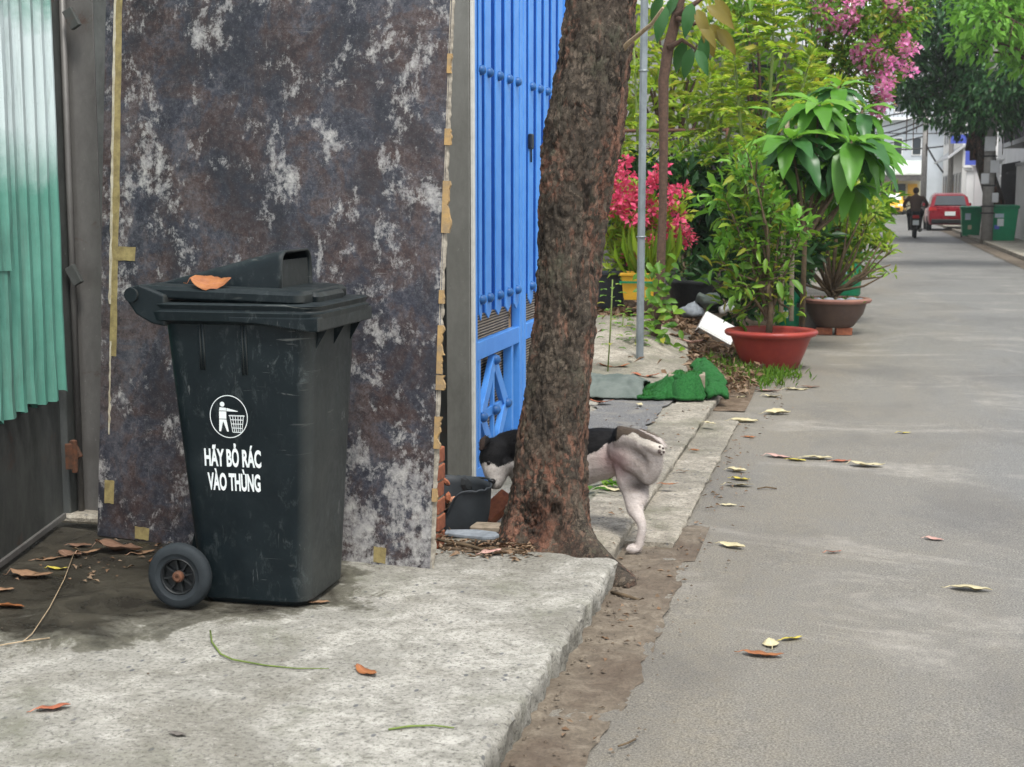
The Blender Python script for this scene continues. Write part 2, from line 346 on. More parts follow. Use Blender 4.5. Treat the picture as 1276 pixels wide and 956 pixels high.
n=N('rattan_mesh',.8); w=n.n('ShaderNodeTexWave'); n.l(n.co,w.inputs[0]); w.bands_direction='Z'; w.inputs['Scale'].default_value=22; w.inputs['Distortion'].default_value=1.2; n.col(n.ramp(w.outputs[1],[(.25,(.05,.04,.03)),(.6,(.36,.29,.21))])); n.bump(w.outputs[1],.8,.004); M['mesh']=n.m
# bin plastic
n=N('bin_plastic',.45,0,.16); a=n.noise(4,7,.72,.4); c=n.ramp(a,[(.35,(.003,.0065,.0085)),(.65,(.008,.0135,.016))])
du=n.noise(6,9,.8,.5,n.map((1,1,.8),(0,0,0),(2,2,2))); c=n.mix(n.ramp(du,[(.54,0.),(.72,.14)]),c,(.05,.062,.065))
# chalky dust on the surfaces that face the street
ge=n.n('ShaderNodeNewGeometry'); sx=n.n('ShaderNodeSeparateXYZ'); n.l(n.tc.outputs['Normal'],sx.inputs[0])
fr=n.math('MULTIPLY',n.ramp(sx.outputs[0],[(.35,0.),(.9,1.)]),n.ramp(n.noise(5,8,.75,.3),[(.25,.45),(.65,.8)])); c=n.mix(n.math('MULTIPLY',fr,.62),c,(.085,.088,.080))
up=n.math('MULTIPLY',n.ramp(sx.outputs[2],[(.5,0.),(.95,1.)]),n.ramp(n.noise(9,8,.75,.3),[(.35,.15),(.65,.7)])); c=n.mix(n.math('MULTIPLY',up,.5),c,(.06,.07,.07))
s1=n.noise(7,4,.55,.8,n.map((1,1,11),(.1,.25,0))); m1=n.noise(3.3,3,.5,0,n.map((1,1,1),(0,0,0),(9,1,3)))
c=n.mix(n.math('MULTIPLY',n.ramp(s1,[(.66,0.),(.70,.35)]),n.ramp(m1,[(.5,0.),(.62,1.)])),c,(.24,.25,.23))
s2=n.noise(26,7,.8,.6,n.map((1,1,.5))); m2=n.noise(2.6,4,.6,.5,n.map((1,1,1),(0,0,0),(4,4,9)))
c=n.mix(n.math('MULTIPLY',n.ramp(s2,[(.54,0.),(.66,.5)]),n.ramp(m2,[(.42,.12),(.58,1.)])),c,(.085,.10,.10))
s3=n.noise(5,4,.6,1.2,n.map((9,1,1),(.0,.9,0),(1,2,3))); c=n.mix(n.math('MULTIPLY',n.ramp(s3,[(.67,0.),(.70,.4)]),n.ramp(m2,[(.45,0.),(.55,1.)])),c,(.20,.21,.20))
n.col(c); n.rough(n.ramp(du,[(.4,.36),(.7,.62)])); n.bump(n.noise(30,6,.7),.12,.003); n.bump(n.noise(3,4,.6),.25,.02); M['bin']=n.m
M['rubber']=simple('tyre_rubber',(.022,.028,.032),(.012,.016,.019),18,.75,bump=.3)
M['black']=simple('black_plastic',(.010,.012,.013),(.018,.02,.021),30,.5)
M['print']=simple('white_print',(.72,.76,.76),(.60,.65,.65),40,.6)
# bark
n=N('bark',.92); a=n.noise(5,8,.72,.6,n.map((1,1,.55))); b=n.noise(22,8,.78,.5,n.map((1,1,.45))); f=n.noise(80,6,.75,.3)
c=n.ramp(a,[(.34,(.040,.031,.024)),(.45,(.105,.078,.057)),(.54,(.075,.062,.046)),(.66,(.155,.122,.092))])
red=n.math('MULTIPLY',n.ramp(n.noise(6.5,9,.78,.4,n.map((1,1,.38),(0,0,0),(3,3,3))),[(.53,0.),(.585,1.)]),n.ramp(f,[(.3,.5),(.5,1.)]))
dv=n.n('ShaderNodeVectorMath'); dv.operation='ADD'; nz3=n.n('ShaderNodeTexNoise'); n.l(n.co,nz3.inputs['Vector']); nz3.inputs['Scale'].default_value=18; nz3.inputs['Detail'].default_value=5; nm_=n.n('ShaderNodeVectorMath'); nm_.operation='SCALE'; n.l(nz3.outputs['Color'],nm_.inputs[0]); nm_.inputs['Scale'].default_value=.16; mp_=n.map((1,1,.42)); n.l(mp_,dv.inputs[0]); n.l(nm_.outputs[0],dv.inputs[1])
cell=n.vor(38,'F1','Color',dv.outputs[0]); edge=n.vor(38,'DISTANCE_TO_EDGE','Distance',dv.outputs[0])
sc_=n.n('ShaderNodeSeparateColor'); n.l(cell,sc_.inputs[0])
c=n.mix(n.ramp(sc_.outputs[0],[(.55,0.),(.60,.8)]),c,n.ramp(f,[(.3,(.035,.028,.022)),(.65,(.07,.058,.045))]))
c=n.mix(n.ramp(sc_.outputs[1],[(.82,0.),(.86,.6)]),c,n.ramp(f,[(.3,(.12,.095,.07)),(.65,(.18,.145,.11))]))
redc=n.math('MULTIPLY',n.ramp(sc_.outputs[2],[(.55,0.),(.62,.95)]),n.ramp(n.noise(3.2,5,.6,0,n.map((1,1,.6),(0,0,0),(1,6,2))),[(.48,0.),(.58,1.)]))
c=n.mix(n.math('MULTIPLY',redc,.8),c,n.ramp(f,[(.3,(.13,.05,.03)),(.65,(.30,.15,.10))]))
c=n.mix(n.ramp(edge,[(.02,.6),(.08,0.)]),c,(.012,.009,.007))
c=n.mix(n.math('MULTIPLY',red,.72),c,n.ramp(f,[(.3,(.15,.06,.035)),(.65,(.33,.17,.115))]))
li=n.ramp(n.noise(5.5,8,.78,.3,n.map((1,1,.8),(0,0,0),(8,3,3))),[(.54,0.),(.64,.75)]); c=n.mix(li,c,n.ramp(f,[(.3,(.060,.062,.040)),(.65,(.125,.125,.088))]))
rotp=n.n('ShaderNodeVectorMath'); rotp.operation='DISTANCE'; n.l(n.co,rotp.inputs[0]); rc_=gy(668,652,5.60)-Vector((-1.18,5.83,.05)); rotp.inputs[1].default_value=tuple(rc_); rt_=n.math('ADD',rotp.outputs['Value'],n.math('MULTIPLY',n.math('SUBTRACT',n.noise(16,7,.75,.4),.5),.22)); c=n.mix(n.ramp(rt_,[(.07,.92),(.15,0.)]),c,n.ramp(n.noise(60,5,.8),[(.38,(.010,.006,.004)),(.6,(.09,.04,.025))]))
c=n.mix(n.ramp(b,[(.41,.9),(.48,0.)]),c,(.012,.009,.006)); c=n.mix(n.ramp(n.noise(3.6,8,.74,.6,n.map((1,1,.6),(0,0,0),(6,2,9))),[(.53,0.),(.60,.65)]),c,n.ramp(f,[(.3,(.020,.015,.012)),(.65,(.050,.037,.029))]))
n.col(c); n.bump(n.math('ADD',b,n.math('MULTIPLY',f,.5)),1.,.014); M['bark']=n.m
M['bark2']=simple('young_bark',(.115,.070,.050),(.06,.038,.028),40,.9,bump=.6,dist=.006)
M['twig']=simple('twig_wood',(.14,.10,.06),(.07,.05,.03),30,.9,bump=.4)
M['greenstem']=simple('green_stem',(.16,.22,.05),(.09,.13,.03),30,.6)
M['stake']=simple('stake_wood',(.42,.36,.26),(.3,.25,.18),30,.85)
n=N('dog_coat',.75); at=n.n('ShaderNodeAttribute'); at.attribute_name='fur'; fz=n.noise(60,5,.7,.2,n.map((.35,1,1))); n.col(n.mix(n.ramp(fz,[(.35,.5),(.6,0.)]),at.outputs['Color'],n.mix(1.,at.outputs['Color'],(.62,.56,.52),'MULTIPLY'))); n.bump(n.noise(150,4,.7,0,n.map((.3,1,1))),.5,.004); M['fur']=n.m
M['brick']=simple('fired_brick',(.36,.13,.065),(.22,.075,.045),25,.9,bump=.6)
M['terra']=paint('red_glazed_pot',(.30,.045,.032),(.22,.03,.025),.35,5,(.3,.16,.12),.3)
M['brownpot']=paint('brown_pot',(.13,.085,.065),(.09,.06,.05),.5,5,(.2,.17,.14),.4)
M['rimpot']=paint('pot_rim_pinkish',(.30,.15,.11),(.22,.11,.09),.5,5,(.3,.25,.2),.4)
M['greypot']=paint('grey_pot',(.16,.15,.135),(.11,.10,.09),.8,6,(.25,.22,.2),.5)
M['bpot']=paint('dark_rubber_pot',(.035,.042,.048),(.025,.03,.035),.6,6,(.1,.1,.1),.4)
M['green']=paint('green_plastic',(.010,.22,.10),(.008,.16,.075),.4,6,(.1,.2,.14),.3)
M['gbin']=paint('green_bin_plastic',(.012,.26,.12),(.010,.21,.095),.42,3,(.1,.16,.12),.35)
M['yellowtub']=paint('yellow_plastic',(.62,.36,.03),(.5,.27,.02),.5,6,(.3,.2,.1),.4)
M['foam']=simple('white_foam',(.72,.73,.72),(.62,.62,.6),30,.8)
M['dirt']=simple('potting_soil',(.04,.028,.018),(.09,.065,.045),40,.95,bump=.9,dist=.01)
M['turf']=simple('green_turf',(.010,.085,.016),(.022,.14,.03),70,.95,bump=1.,bs=220,dist=.01)
M['tarp']=simple('grey_tarp',(.07,.09,.08),(.12,.14,.125),6,.7,bump=.4,bs=200)
M['stone']=simple('bluish_stone',(.26,.29,.32),(.16,.18,.20),25,.8,bump=.5)
M['salmon']=simple('salmon_rubble',(.60,.30,.18),(.45,.22,.14),25,.9,bump=.5)
M['wood']=simple('weathered_wood',(.30,.25,.19),(.17,.14,.10),25,.9,bump=.6)
M['twine']=simple('dry_straw',(.42,.33,.22),(.3,.22,.13),25,.8)
M['pinkflower']=leafmat('pink_flower',[(.68,.055,.17),(.80,.10,.23),(.72,.20,.26)],.35,.6)
M['magenta']=leafmat('magenta_flower',[(.68,.13,.42),(.80,.25,.56),(.80,.50,.62),(.70,.16,.46)],.35,.6)
M['lf_yel']=leafmat('leaf_yellow_green',[(.20,.37,.03),(.32,.50,.045),(.50,.60,.07),(.20,.34,.04),(.62,.55,.10)],.48)
M['lf_mid']=leafmat('leaf_mid_green',[(.08,.22,.022),(.16,.33,.03),(.27,.45,.045),(.09,.2,.03),(.12,.27,.03),(.20,.38,.05),(.55,.46,.06)],.45)
M['lf_dark']=leafmat('leaf_dark_green',[(.018,.062,.020),(.03,.095,.03),(.05,.13,.038)],.25,.4)
M['lf_ficus']=leafmat('leaf_ficus',[(.018,.075,.026),(.040,.135,.042),(.10,.25,.07)],.28,.4)
M['lf_bright']=leafmat('leaf_bright',[(.12,.32,.04),(.2,.45,.06),(.28,.55,.09)],.45)
M['lf_big']=leafmat('leaf_broad',[(.075,.23,.025),(.12,.32,.035),(.06,.19,.04)],.38,.34)
M['lf_bigdk']=leafmat('leaf_broad_old',[(.035,.12,.035),(.06,.17,.05)],.25,.32)
M['lf_brown']=leafmat('leaf_bronze',[(.26,.13,.03),(.16,.17,.03),(.38,.20,.03)],.35)
M['grass']=leafmat('grass_blade',[(.10,.24,.02),(.2,.34,.04)],.4)
M['grass2']=leafmat('turf_pile',[(.015,.14,.02),(.05,.26,.04),(.02,.10,.02)],.2,.9)
M['litter']=leafmat('dry_litter',[(.13,.075,.04),(.24,.15,.09),(.34,.25,.17),(.08,.05,.03)],.1,.85)
LEAFC={'orange':((.36,.15,.05),(.22,.075,.03)),'red':((.30,.075,.04),(.38,.15,.08)),'pale':((.55,.50,.32),(.44,.38,.22)),'tan':((.34,.21,.12),(.22,.13,.08)),'brown':((.13,.07,.045),(.2,.12,.08)),'pink':((.42,.22,.19),(.5,.33,.27)),'yellow':((.60,.52,.10),(.45,.36,.05)),'grey':((.17,.15,.13),(.1,.09,.08)),'green':((.12,.27,.03),(.2,.35,.05))}
for k,(a,b) in LEAFC.items():
    n=N('dry_leaf_'+k,.6); x=n.xyz(0); y=n.xyz(1)
    c=n.ramp(n.noise(22,6,.75,.4),[(.3,a),(.65,b)]); 
    v=n.math('ABSOLUTE',y); c=n.mix(n.ramp(n.math('MULTIPLY',v,100),[(.06,.7),(.16,0.)]),c,tuple(min(1,q*1.5+.05) for q in b))
    vv=n.math('FRACT',n.math('MULTIPLY',n.math('SUBTRACT',x,v),90)); c=n.mix(n.ramp(vv,[(.0,.35),(.15,0.)]),c,tuple(q*.5 for q in a))
    c=n.mix(n.ramp(n.noise(60,4,.8),[(.66,0.),(.72,.7)]),c,(.04,.03,.02)); n.col(c); n.bump(vv,.2,.002); M['dl_'+k]=n.m
print('materials ok')
# ================================================================ SETTING
def fbm(x,y,z=0,o=4): return mn.fractal(Vector((x,y,z)),.9,2.1,o,noise_basis='PERLIN_ORIGINAL')
def sheet(name,x0,x1,y0,y1,z,m,step=None,amp=0,kind='structure',edge=0):
    b=MB(); nx=2 if not step else max(2,int((x1-x0)/step)+1); ny=2 if not step else max(2,int((y1-y0)/step)+1)
    def fn(u,v):
        x=x0+(x1-x0)*u; y=y0+(y1-y0)*v
        zz=z+(fbm(x*2,y*2)*amp if amp else 0)
        if edge: 
            e=fbm(x*5,y*5,3)*edge
            if u in(0.,1.): x+=e
            if v in(0.,1.): y+=e
        return (x,y,zz)
    b.grid(fn,nx,ny); return tag(b.build(name,m,smooth=bool(step),fix=False),kind=kind)
sheet('ground',-1500,1500,-1500,1500,-.03,M['earth'])
sheet('road',-1.05,3.72,-6,97,0,M['road'],.25,.004)
sheet('cross_street',-60,60,97,108,.004,M['road'])
# mortar gutter between slab and asphalt, its outer side ragged
b=MB()
def gfn(u,v):
    y=-2+v*8.6; w=.10+.035*fbm(y*1.3,0,1)+.02*fbm(y*6,0,2)
    w+=.06*max(0,1-abs(y-5.0)/.9)
    if y>5.95: w=.15
    x=-.93+u*(.17+w); return (x,y,.007+.010*fbm(x*9,y*6)+.004*fbm(x*40,y*30)-.004*(u>.9))
b.grid(gfn,24,400); tag(b.build('gutter',M['gutter'],smooth=True,fix=False),kind='structure')

def slab_piece(name,xs,ys,z,side,m,amp,chip,seed,zb=-.03,ex=True,ey=True,rag=1.):
    """concrete cast slab with chipped rounded arrises on its +x and +y sides"""
    b=MB(); nx,ny=len(xs),len(ys); X1,Y1=xs[-1],ys[-1]
    vs=[];fs=[]
    for y in ys:
        for x in xs:
            xx,yy=x,y
            zz=z+amp*fbm(x*2.2,y*2.2,seed)+amp*.6*fbm(x*14,y*14,seed)+amp*.35*fbm(x*45,y*45,seed,2)
            if ex:
                e=X1-x; c=chip*(.8+1.5*max(0,fbm(y*4,3,seed))+1.2*max(0,fbm(y*17,8,seed)))
                if e<c: zz-=(c-e)*.75
                if e<.06: xx+=rag*(.018*fbm(y*5,1,seed)+.010*fbm(y*22,1,seed))*(1-e/.06)
            if ey:
                e=Y1-y; c=chip*(.8+1.5*max(0,fbm(x*4,13,seed)))
                if e<c: zz-=(c-e)*.6
                if e<.08: yy+=(.05*fbm(x*3,5,seed)+.015*fbm(x*13,5,seed))*(1-e/.08)
            vs.append((xx,yy,zz))
    for j in range(ny-1):
        for i in range(nx-1): k=j*nx+i; fs.append((k,k+1,k+nx+1,k+nx))
    def skirt(idx):
        base=len(vs); prev=list(idx)
        for t in (.3,.65,1.):
            cur=[]
            for q,i in enumerate(idx):
                x,y,zz=vs[i]; r=.012*fbm(x*14+t*3,y*14,seed+t*5)
                cur.append(len(vs)); vs.append((x+(r if ex else 0)-.008*t,y,zz+(zb-zz)*t))
            for q in range(len(idx)-1): fs.append((prev[q],cur[q],cur[q+1],prev[q+1]))
            prev=cur
    skirt([j*nx+nx-1 for j in range(ny)]); skirt([(ny-1)*nx+i for i in range(nx)][::-1]); skirt([i for i in range(nx)])
    b.add(vs,fs); return tag(b.build(name,m,smooth=True,angle=60,fix=False),kind='structure')
fx=list(np.linspace(-9,-3.6,14))+list(np.arange(-3.5,-1.05,.022))+list(np.arange(-1.03,-.872,.008))+[-.868]
fy=list(np.linspace(-4,2.6,16))+list(np.arange(2.7,5.44,.022))+list(np.arange(5.44,5.56,.012))
slab_piece('pavement_slab',fx,fy,.10,0,M['slab'],.0035,.014,1.)
slab_piece('pavement',list(np.linspace(-9,-2.2,12))+list(np.arange(-2.1,-1.19,.05))+[-1.19],list(np.arange(5.4,16,.08)),.047,0,M['pave'],.006,.004,5.,ex=False,ey=False)
slab_piece('kerb',list(np.arange(-1.187,-.96,.02))+list(np.arange(-.955,-.93,.006)),list(np.arange(5.5,10.9,.05)),.060,0,M['kerb'],.004,.010,9.,rag=.35)
slab_piece('gutter_strip',list(np.arange(-.935,-.735,.02))+[-.728,-.72],list(np.arange(6.15,9.75,.05)),.024,0,M['kerb'],.003,.006,12.,rag=.4)
sheet('asphalt_patch',-1.70,-1.23,7.6,10.55,.058,M['patch'],.06,.010,edge=.05)
# garden bank: pale cement slope and brown soil rising to the back
b=MB()
def bank(u,v):
    x=-9+u*8.35+ .12*fbm(v*9,3); y=10.2+v*16
    x=min(x,-.72-.10*max(0,(y-13)/3)); d=(-.72-x); k=max(0,min(1,(y-10.6)/2.6)); t=max(0,min(1,(d-.25)/1.1)); t=t*t*(3-2*t)
    return (x,y,.006+.024*max(0,min(1,(y-10.9)/.5))+.30*k*t+.05*fbm(x*2,y*2)*k*t+.006*fbm(x*9,y*9))
b.grid(bank,120,120); tag(b.build('garden_bank',M['soil'],smooth=True,fix=False),kind='structure')
b=MB()
def slope(u,v):
    y=10.5+v*3.2; x=-2.9+u*(1.75-.35*v); x=x+.05*fbm(y*4,u*3)*(u>.9)
    k=max(0,min(1,(y-10.6)/2.6)); d=-.72-x; t=max(0,min(1,(d-.25)/1.1)); t=t*t*(3-2*t)
    return (x,y,.052+.30*k*t+.01*fbm(x*5,y*5)+.02*(1-v*.6))
b.grid(slope,50,60); tag(b.build('cement_slope',M['kerb'],smooth=True,fix=False),kind='structure')
sheet('right_pavement',3.72,60,-6,97,.08,M['pave'],1.2,.004)
b=MB(); b.box((3.60,-6,-.02),(3.735,97,.095)); tag(b.build('right_kerb',M['kerb']),kind='structure')
sheet('far_pavement',-60,60,108,140,.1,M['pave'])
# dirt band along the right verge
n=sheet('verge_litter',3.2,3.62,30,62,.008,M['gutter'],.1,.004,edge=.12)

# ================================================================ LEFT FOREGROUND
# ---- sheet-metal gate on the far left
g=thing('metal_gate',(-3.27,5.66,.10),'dark steel gate faced with teal corrugated sheet at the left edge','gate')
GA=Vector((-3.265,5.62,0)); GB=Vector((-2.86,3.95,0)); gd=(GB-GA).normalized(); gn=Vector((-gd.y,gd.x,0)); 
if gn.x<0: gn=-gn
def gp(s,o,z): p=GA+gd*s+gn*o; return (p.x,p.y,z)
def gboard(b,s0,s1,o0,o1,z0,z1): 
    return b.add([gp(s0,o0,z0),gp(s1,o0,z0),gp(s1,o1,z0),gp(s0,o1,z0),gp(s0,o0,z1),gp(s1,o0,z1),gp(s1,o1,z1),gp(s0,o1,z1)],[(0,3,2,1),(4,5,6,7),(0,1,5,4),(1,2,6,5),(2,3,7,6),(3,0,4,7)])
gboard(MB(),0,1.75,-.01,.0,.145,2.9).build('steel_panel',M['dsteel'],g)
bevel(gboard(MB(),0,1.75,-.035,.012,.12,.145).build('bottom_rail',M['post'],g),.003)
def corr(s0,s1,z0f,z1,off,per=.135,dep=.034):
    b=MB(); n=int((s1-s0)/per*17)+1; nz=56
    def prof(s):
        t=(s/per)%1; return dep*(1 if t<.30 else (1-(t-.30)/.12 if t<.42 else (0 if t<.88 else (t-.88)/.12)))
    def fn(u,v):
        s=s0+(s1-s0)*u; z0=z0f(s); z=z0+(z1-z0)*v
        o=off+prof(s)+.003*fbm(s*4,z*2,off)+ (.008*max(0,1-(z-z0)/.10)*fbm(s*14,2,off+1)) + (.006*fbm(s*20,z*6,7)*max(0,1-(z-z0)/.4))
        return gp(s,o,z)
    b.grid(fn,n,nz); return b
corr(.02,1.7,lambda s:.655+.018*fbm(s*9,0,3)+.02*max(0,math.sin(s*31))-.02*s*0,2.95,.004).build('corrugated_sheet',M['teal'],g)
corr(.66,1.74,lambda s:1.215+.004*math.sin(s*40),2.95,.020).build('overlapping_sheet',M['teal'],g)
b=MB(); b.box((-.018,-.012,0),(.018,.012,.11),Matrix.Translation(gp(-.02,.03,.33))@Matrix.Rotation(.3,4,'Z')); b.tube([gp(-.02,.05,.315),gp(-.02,.05,.455)],.013,10); bevel(b.build('hinge',M['rust'],g),.003)
# ---- steel post beside it
p=thing('steel_post',(-3.27,5.80,.10),'dark steel channel post standing between the teal gate and the leaning board','post')
b=MB(); x0=gy(78,300,5.78).x; x1=gy(120,300,5.78).x
pm=Matrix.Identity(4)
b.box((x0-.04,5.78,.09),(x1+.02,5.79,2.9)); bevel(b.build('web',M['post'],p),.002)
b=MB(); b.box((x0-.05,5.70,.09),(x0+.035,5.778,2.9)); bevel(b.build('flange',M['dsteel'],p),.006)
b=MB(); b.tube([(x0+.052,5.76,.09),(x0+.052,5.76,2.9)],.014,10); b.build('weld_rod',M['post'],p,smooth=True)
for px,py in ((90,22),(93,342),(92,560)):
    q=gy(px,py,5.72); b=MB(); b.box((-.026,-.012,-.045),(.02,.012,.04),Matrix.Translation(q)@Matrix.Rotation(-.5,4,'Y')); bevel(b.build('hole_hinge_stub',M['rust'] if py>500 else M['dsteel'],p),.004)  # upper two dark stubs stand for dark holes, the lowest is a rusty hinge
b=MB(); b.cbox((-3.42,5.66,.09),(-3.12,5.86,.125),.01); b.build('base_block',M['kerb'],p)
# ---- big worn board leaning
BL=Vector((-3.0,5.43,.105)); BR=Vector((-1.52,5.235,.075)); bu=(BR-BL); bw=Vector((bu.x,bu.y,0)).length; bang=math.atan2(bu.y,bu.x)
bd=thing('formwork_board',tuple((BL+BR)/2),'tall slate and brown worn board with chalky scuffs leaning behind the black bin','board',rz=0)
lean=R(3.2); roll=R(1.2)
BM=Matrix.Translation((BL+BR)/2)@Matrix.Rotation(bang,4,'Z')@Matrix.Rotation(-lean,4,'X')@Matrix.Rotation(roll,4,'Y')
hw=bw/2; hh=2.46
sh=[(-hw,.0),(hw*.2,-.004),(hw,-.012),(hw-.002,.35),(hw+.002,.9),(hw,1.6),(hw+.002,hh),(-hw+.0,hh),(-hw-.003,1.3),(-hw+.004,.6)]
o=MB().prism(sh,lambda a,c,t:(a,t,c),-.009,.009).build('panel',M['board'],None)
o.parent=bd; bd.rotation_mode='XYZ'
# bake board tilt into the thing itself so its children share the board's own axes
bd.matrix_world=BM
def onboard(mb,name,m,**k):
    o=mb.build(name,m,None,**k); o.parent=bd; return o
def strip(pts0,pts1,off=-.0105,th=.0008):
    b=MB(); n=len(pts0); vs=[(a,off,c) for a,c in pts0]+[(a,off,c) for a,c in pts1]+[(a,off+th,c) for a,c in pts0]+[(a,off+th,c) for a,c in pts1]
    fs=[]
    for i in range(n-1): fs+=[(i,i+1,n+i+1,n+i),(2*n+i,3*n+i,3*n+i+1,2*n+i+1),(i,2*n+i,2*n+i+1,i+1),(n+i,n+i+1,3*n+i+1,3*n+i)]
    return b.add(vs,fs)
zs=np.linspace(.74,hh-.0,60)
onboard(strip([(-hw+.045+.005*fbm(z*9,1),z) for z in zs],[(-hw+.078+.004*fbm(z*7,5),z) for z in zs]),'tape_strip',M['tape'],fix=False)
zs=np.linspace(.42,.80,30)
onboard(strip([(-hw+.045+.004*fbm(z*30,1),z) for z in zs],[(-hw+.045+.006+.012*abs(fbm(z*20,4)),z) for z in zs],-.0112),'tape_scrap',M['tornpale'],fix=False)
def patch(cx,cz,w,h,m=M['tape']):
    xs=np.linspace(-w/2,w/2,9)
    onboard(strip([(cx+x,cz-h/2+.003*fbm(x*60,cz*9)) for x in xs],[(cx+x+.01*fbm(x,cz),cz+h/2+.003*fbm(x*50,cz*5)) for x in xs],-.0115),'tape_patch',m,fix=False)
patch(-hw+.115,1.155,.085,.055); patch(-hw+.055,.185,.045,.095); patch(-hw+.215,.03,.065,.05,M['tape']); patch(hw-.215,.055,.05,.06)
zs=np.linspace(.95,2.4,50)
onboard(strip([(-hw+.038+.006*fbm(z*25,11),z) for z in zs],[(-hw+.049+.005*fbm(z*35,9),z) for z in zs],-.0118),'tape_scrap',M['tornpale'],fix=False)
# torn foam on the right arris
b=MB()
zs=np.linspace(.02,hh-.02,150)
def tf(u,v):
    z=zs[int(round(v*149))]; w=.012+.010*max(0,fbm(z*7,0,2))+.006*fbm(z*40,3)
    a=u*PI; return (hw-.004+_s(a)*w, -.011+u*.026, z)
b.grid(tf,6,150); onboard(b,'edge_filler',M['edge'],fix=False)
for z0,z1,w in ((1.60,1.66,.02),(1.28,1.47,.026),(.83,.94,.022),(.76,.83,.014),(.70,.755,.026),(.48,.60,.024),(.28,.33,.012),(1.86,1.93,.012),(1.02,1.07,.014)):
    zz=np.linspace(z0,z1,14); 
    onboard(strip([(hw-.006,z) for z in zz],[(hw+w*(.8+.55*fbm(z*18,z0)+.25*fbm(z*60,z0)),z) for z in zz],-.016,.012),'torn_foam',M['torn'],fix=False)
# ---- dark wall added for the dark void behind the board, and brick end showing beside it
w=MB(); w.box((-6.2,6.95,.0),(-1.90,7.12,2.9)); tag(w.build('back_wall',M['dsteel'],loc=(-2.6,7.0,0)),'dark wall added for the dark void behind the leaning board','wall')
# ---- galvanised pillar by the gate
q0=gy(557,300,6.62); q1=gy(587,300,6.62)
t=thing('gate_pillar',((q0.x+q1.x)/2,6.68,.05),'grey galvanised steel pillar beside the blue gate','pillar')
b=MB(); b.box((q0.x,6.60,.04),(q1.x,6.72,2.75)); bevel(b.build('shaft',M['galv'],t),.006,3)
b=MB(); b.box((q1.x+.002,6.606,.05),(q1.x+.016,6.64,2.75)); bevel(b.build('white_strip',M['white'],t),.002)
for k,(x,y,z,rz,sx) in enumerate([(gy(549,570,6.0).x,5.75,.09,.1,1)]):
    pass
# ---- bricks
def brick(loc,rot,label,L=.20,Wd=.095,T=.055,grp='loose bricks round the tree foot'):
    b=MB(); b.box((-L/2,-Wd/2,-T/2),(L/2,Wd/2,T/2)); o=b.build('brick',M['brick'],loc=None); o.location=loc; o.rotation_euler=rot; bevel(o,.006,2)
    m=o.modifiers.new('sub','SUBSURF'); m.subdivision_type='SIMPLE'; m.levels=3; m.render_levels=3
    tx=bpy.data.textures.new('brickwear','CLOUDS'); tx.noise_scale=.03
    m=o.modifiers.new('d','DISPLACE'); m.texture=tx; m.strength=.008
    return tag(o,label,'brick',grp)
q=gy(549,585,5.75); bp_=thing('brick_pier',(q.x-.02,5.78,.05),'narrow pier of orange bricks showing between the board and the steel pillar','pier')
bb=MB(); bb.box((q.x-.065,5.73,.05),(q.x-.004,5.83,.112)); b0=bevel(bb.build('brick',M['brick'],bp_),.005)
for k in range(1,6):
    o=b0.copy(); COL.objects.link(o); o.location=b0.location+Vector((.002*((k*5)%3-1),.003*((k*7)%3-1),.070*k))
for k in range(5):
    bb=MB(); bb.box((q.x-.062,5.735,.1125+.07*k),(q.x-.008,5.825,.1195+.07*k)); bb.build('mortar_joint',M['kerb'],bp_)
q=gz(619,644,.075); brick((q.x,q.y,.115),(R(25),R(-28),R(55)),'red brick tilted against the left foot of the tree',.17,.085,.05)
b=MB(); b.cbox((-.15,-.045,-.012),(.15,.045,.015),.006); o=b.build('wood_offcut',M['wood']); q=gz(632,663,.11); o.location=(q.x,q.y,.125); o.rotation_euler=(0,R(-2),R(-4)); tag(o,'pale wood offcut lying against the foot of the tree','wood')
b=MB(); pr=[(-.11,-.035),(-.05,-.045),(.06,-.048),(.105,-.03),(.115,0),(.09,.03),(0,.04),(-.12,.012)]; b.prism(pr,lambda a,c,t:(a,c,t+.006*fbm(a*20,c*20)),0,.016); o=b.build('stone_slab',M['stone']); q=gz(590,669,.105); o.location=(q.x,q.y-.01,.112); o.rotation_euler=(R(4),0,R(-6)); bevel(o,.004); tag(o,'flat blue-grey stone lying in front of the broken tub','stone')
b=MB(); pts=[gz(x,y,.108+dz) for x,y,dz in ((545,672,.01),(560,676,.004),(585,680,.012),(603,686,.004),(606,690,.008))]; b.tube(pts,[.006,.007,.008,.006,.003],6); tag(b.build('root_stick',M['twig'],loc=pts[0],smooth=True),'dark bent root lying in front of the blue-grey stone','root')
# ---- broken tub with rubbish
c=gz(562,663,.085); c.y+=.12; c.z=.06
t=thing('broken_tub',c,'cracked black plastic tub full of rubble beside the gate pillar','tub')
b=MB(); n=56; rings=[]
for j,(r,z) in enumerate([(.100,0),(.112,.02),(.120,.06),(.127,.11),(.133,.15),(.137,.19),(.140,.225)]):
    rg=[]
    for k in range(n):
        a=2*PI*k/n; top=1
        cut=.235
        # jagged bite in the near rim, high at the back and at the sides
        da=(a-1.5*PI-(-.25)); da=(da+PI)%(2*PI)-PI
        cut=.225-.12*math.exp(-(da/.30)**2)+.016*fbm(k*.9,1)-.03*(.5+.5*_c(a-PI*1.6))
        zz=min(z,cut); dn=1+.07*_s(a*2+z*9)+.05*fbm(_c(a)*2,_s(a)*2,z*8); rg.append((c.x+_c(a)*r*dn,c.y+_s(a)*r*.85*dn,c.z+zz))
    rings.append(rg)
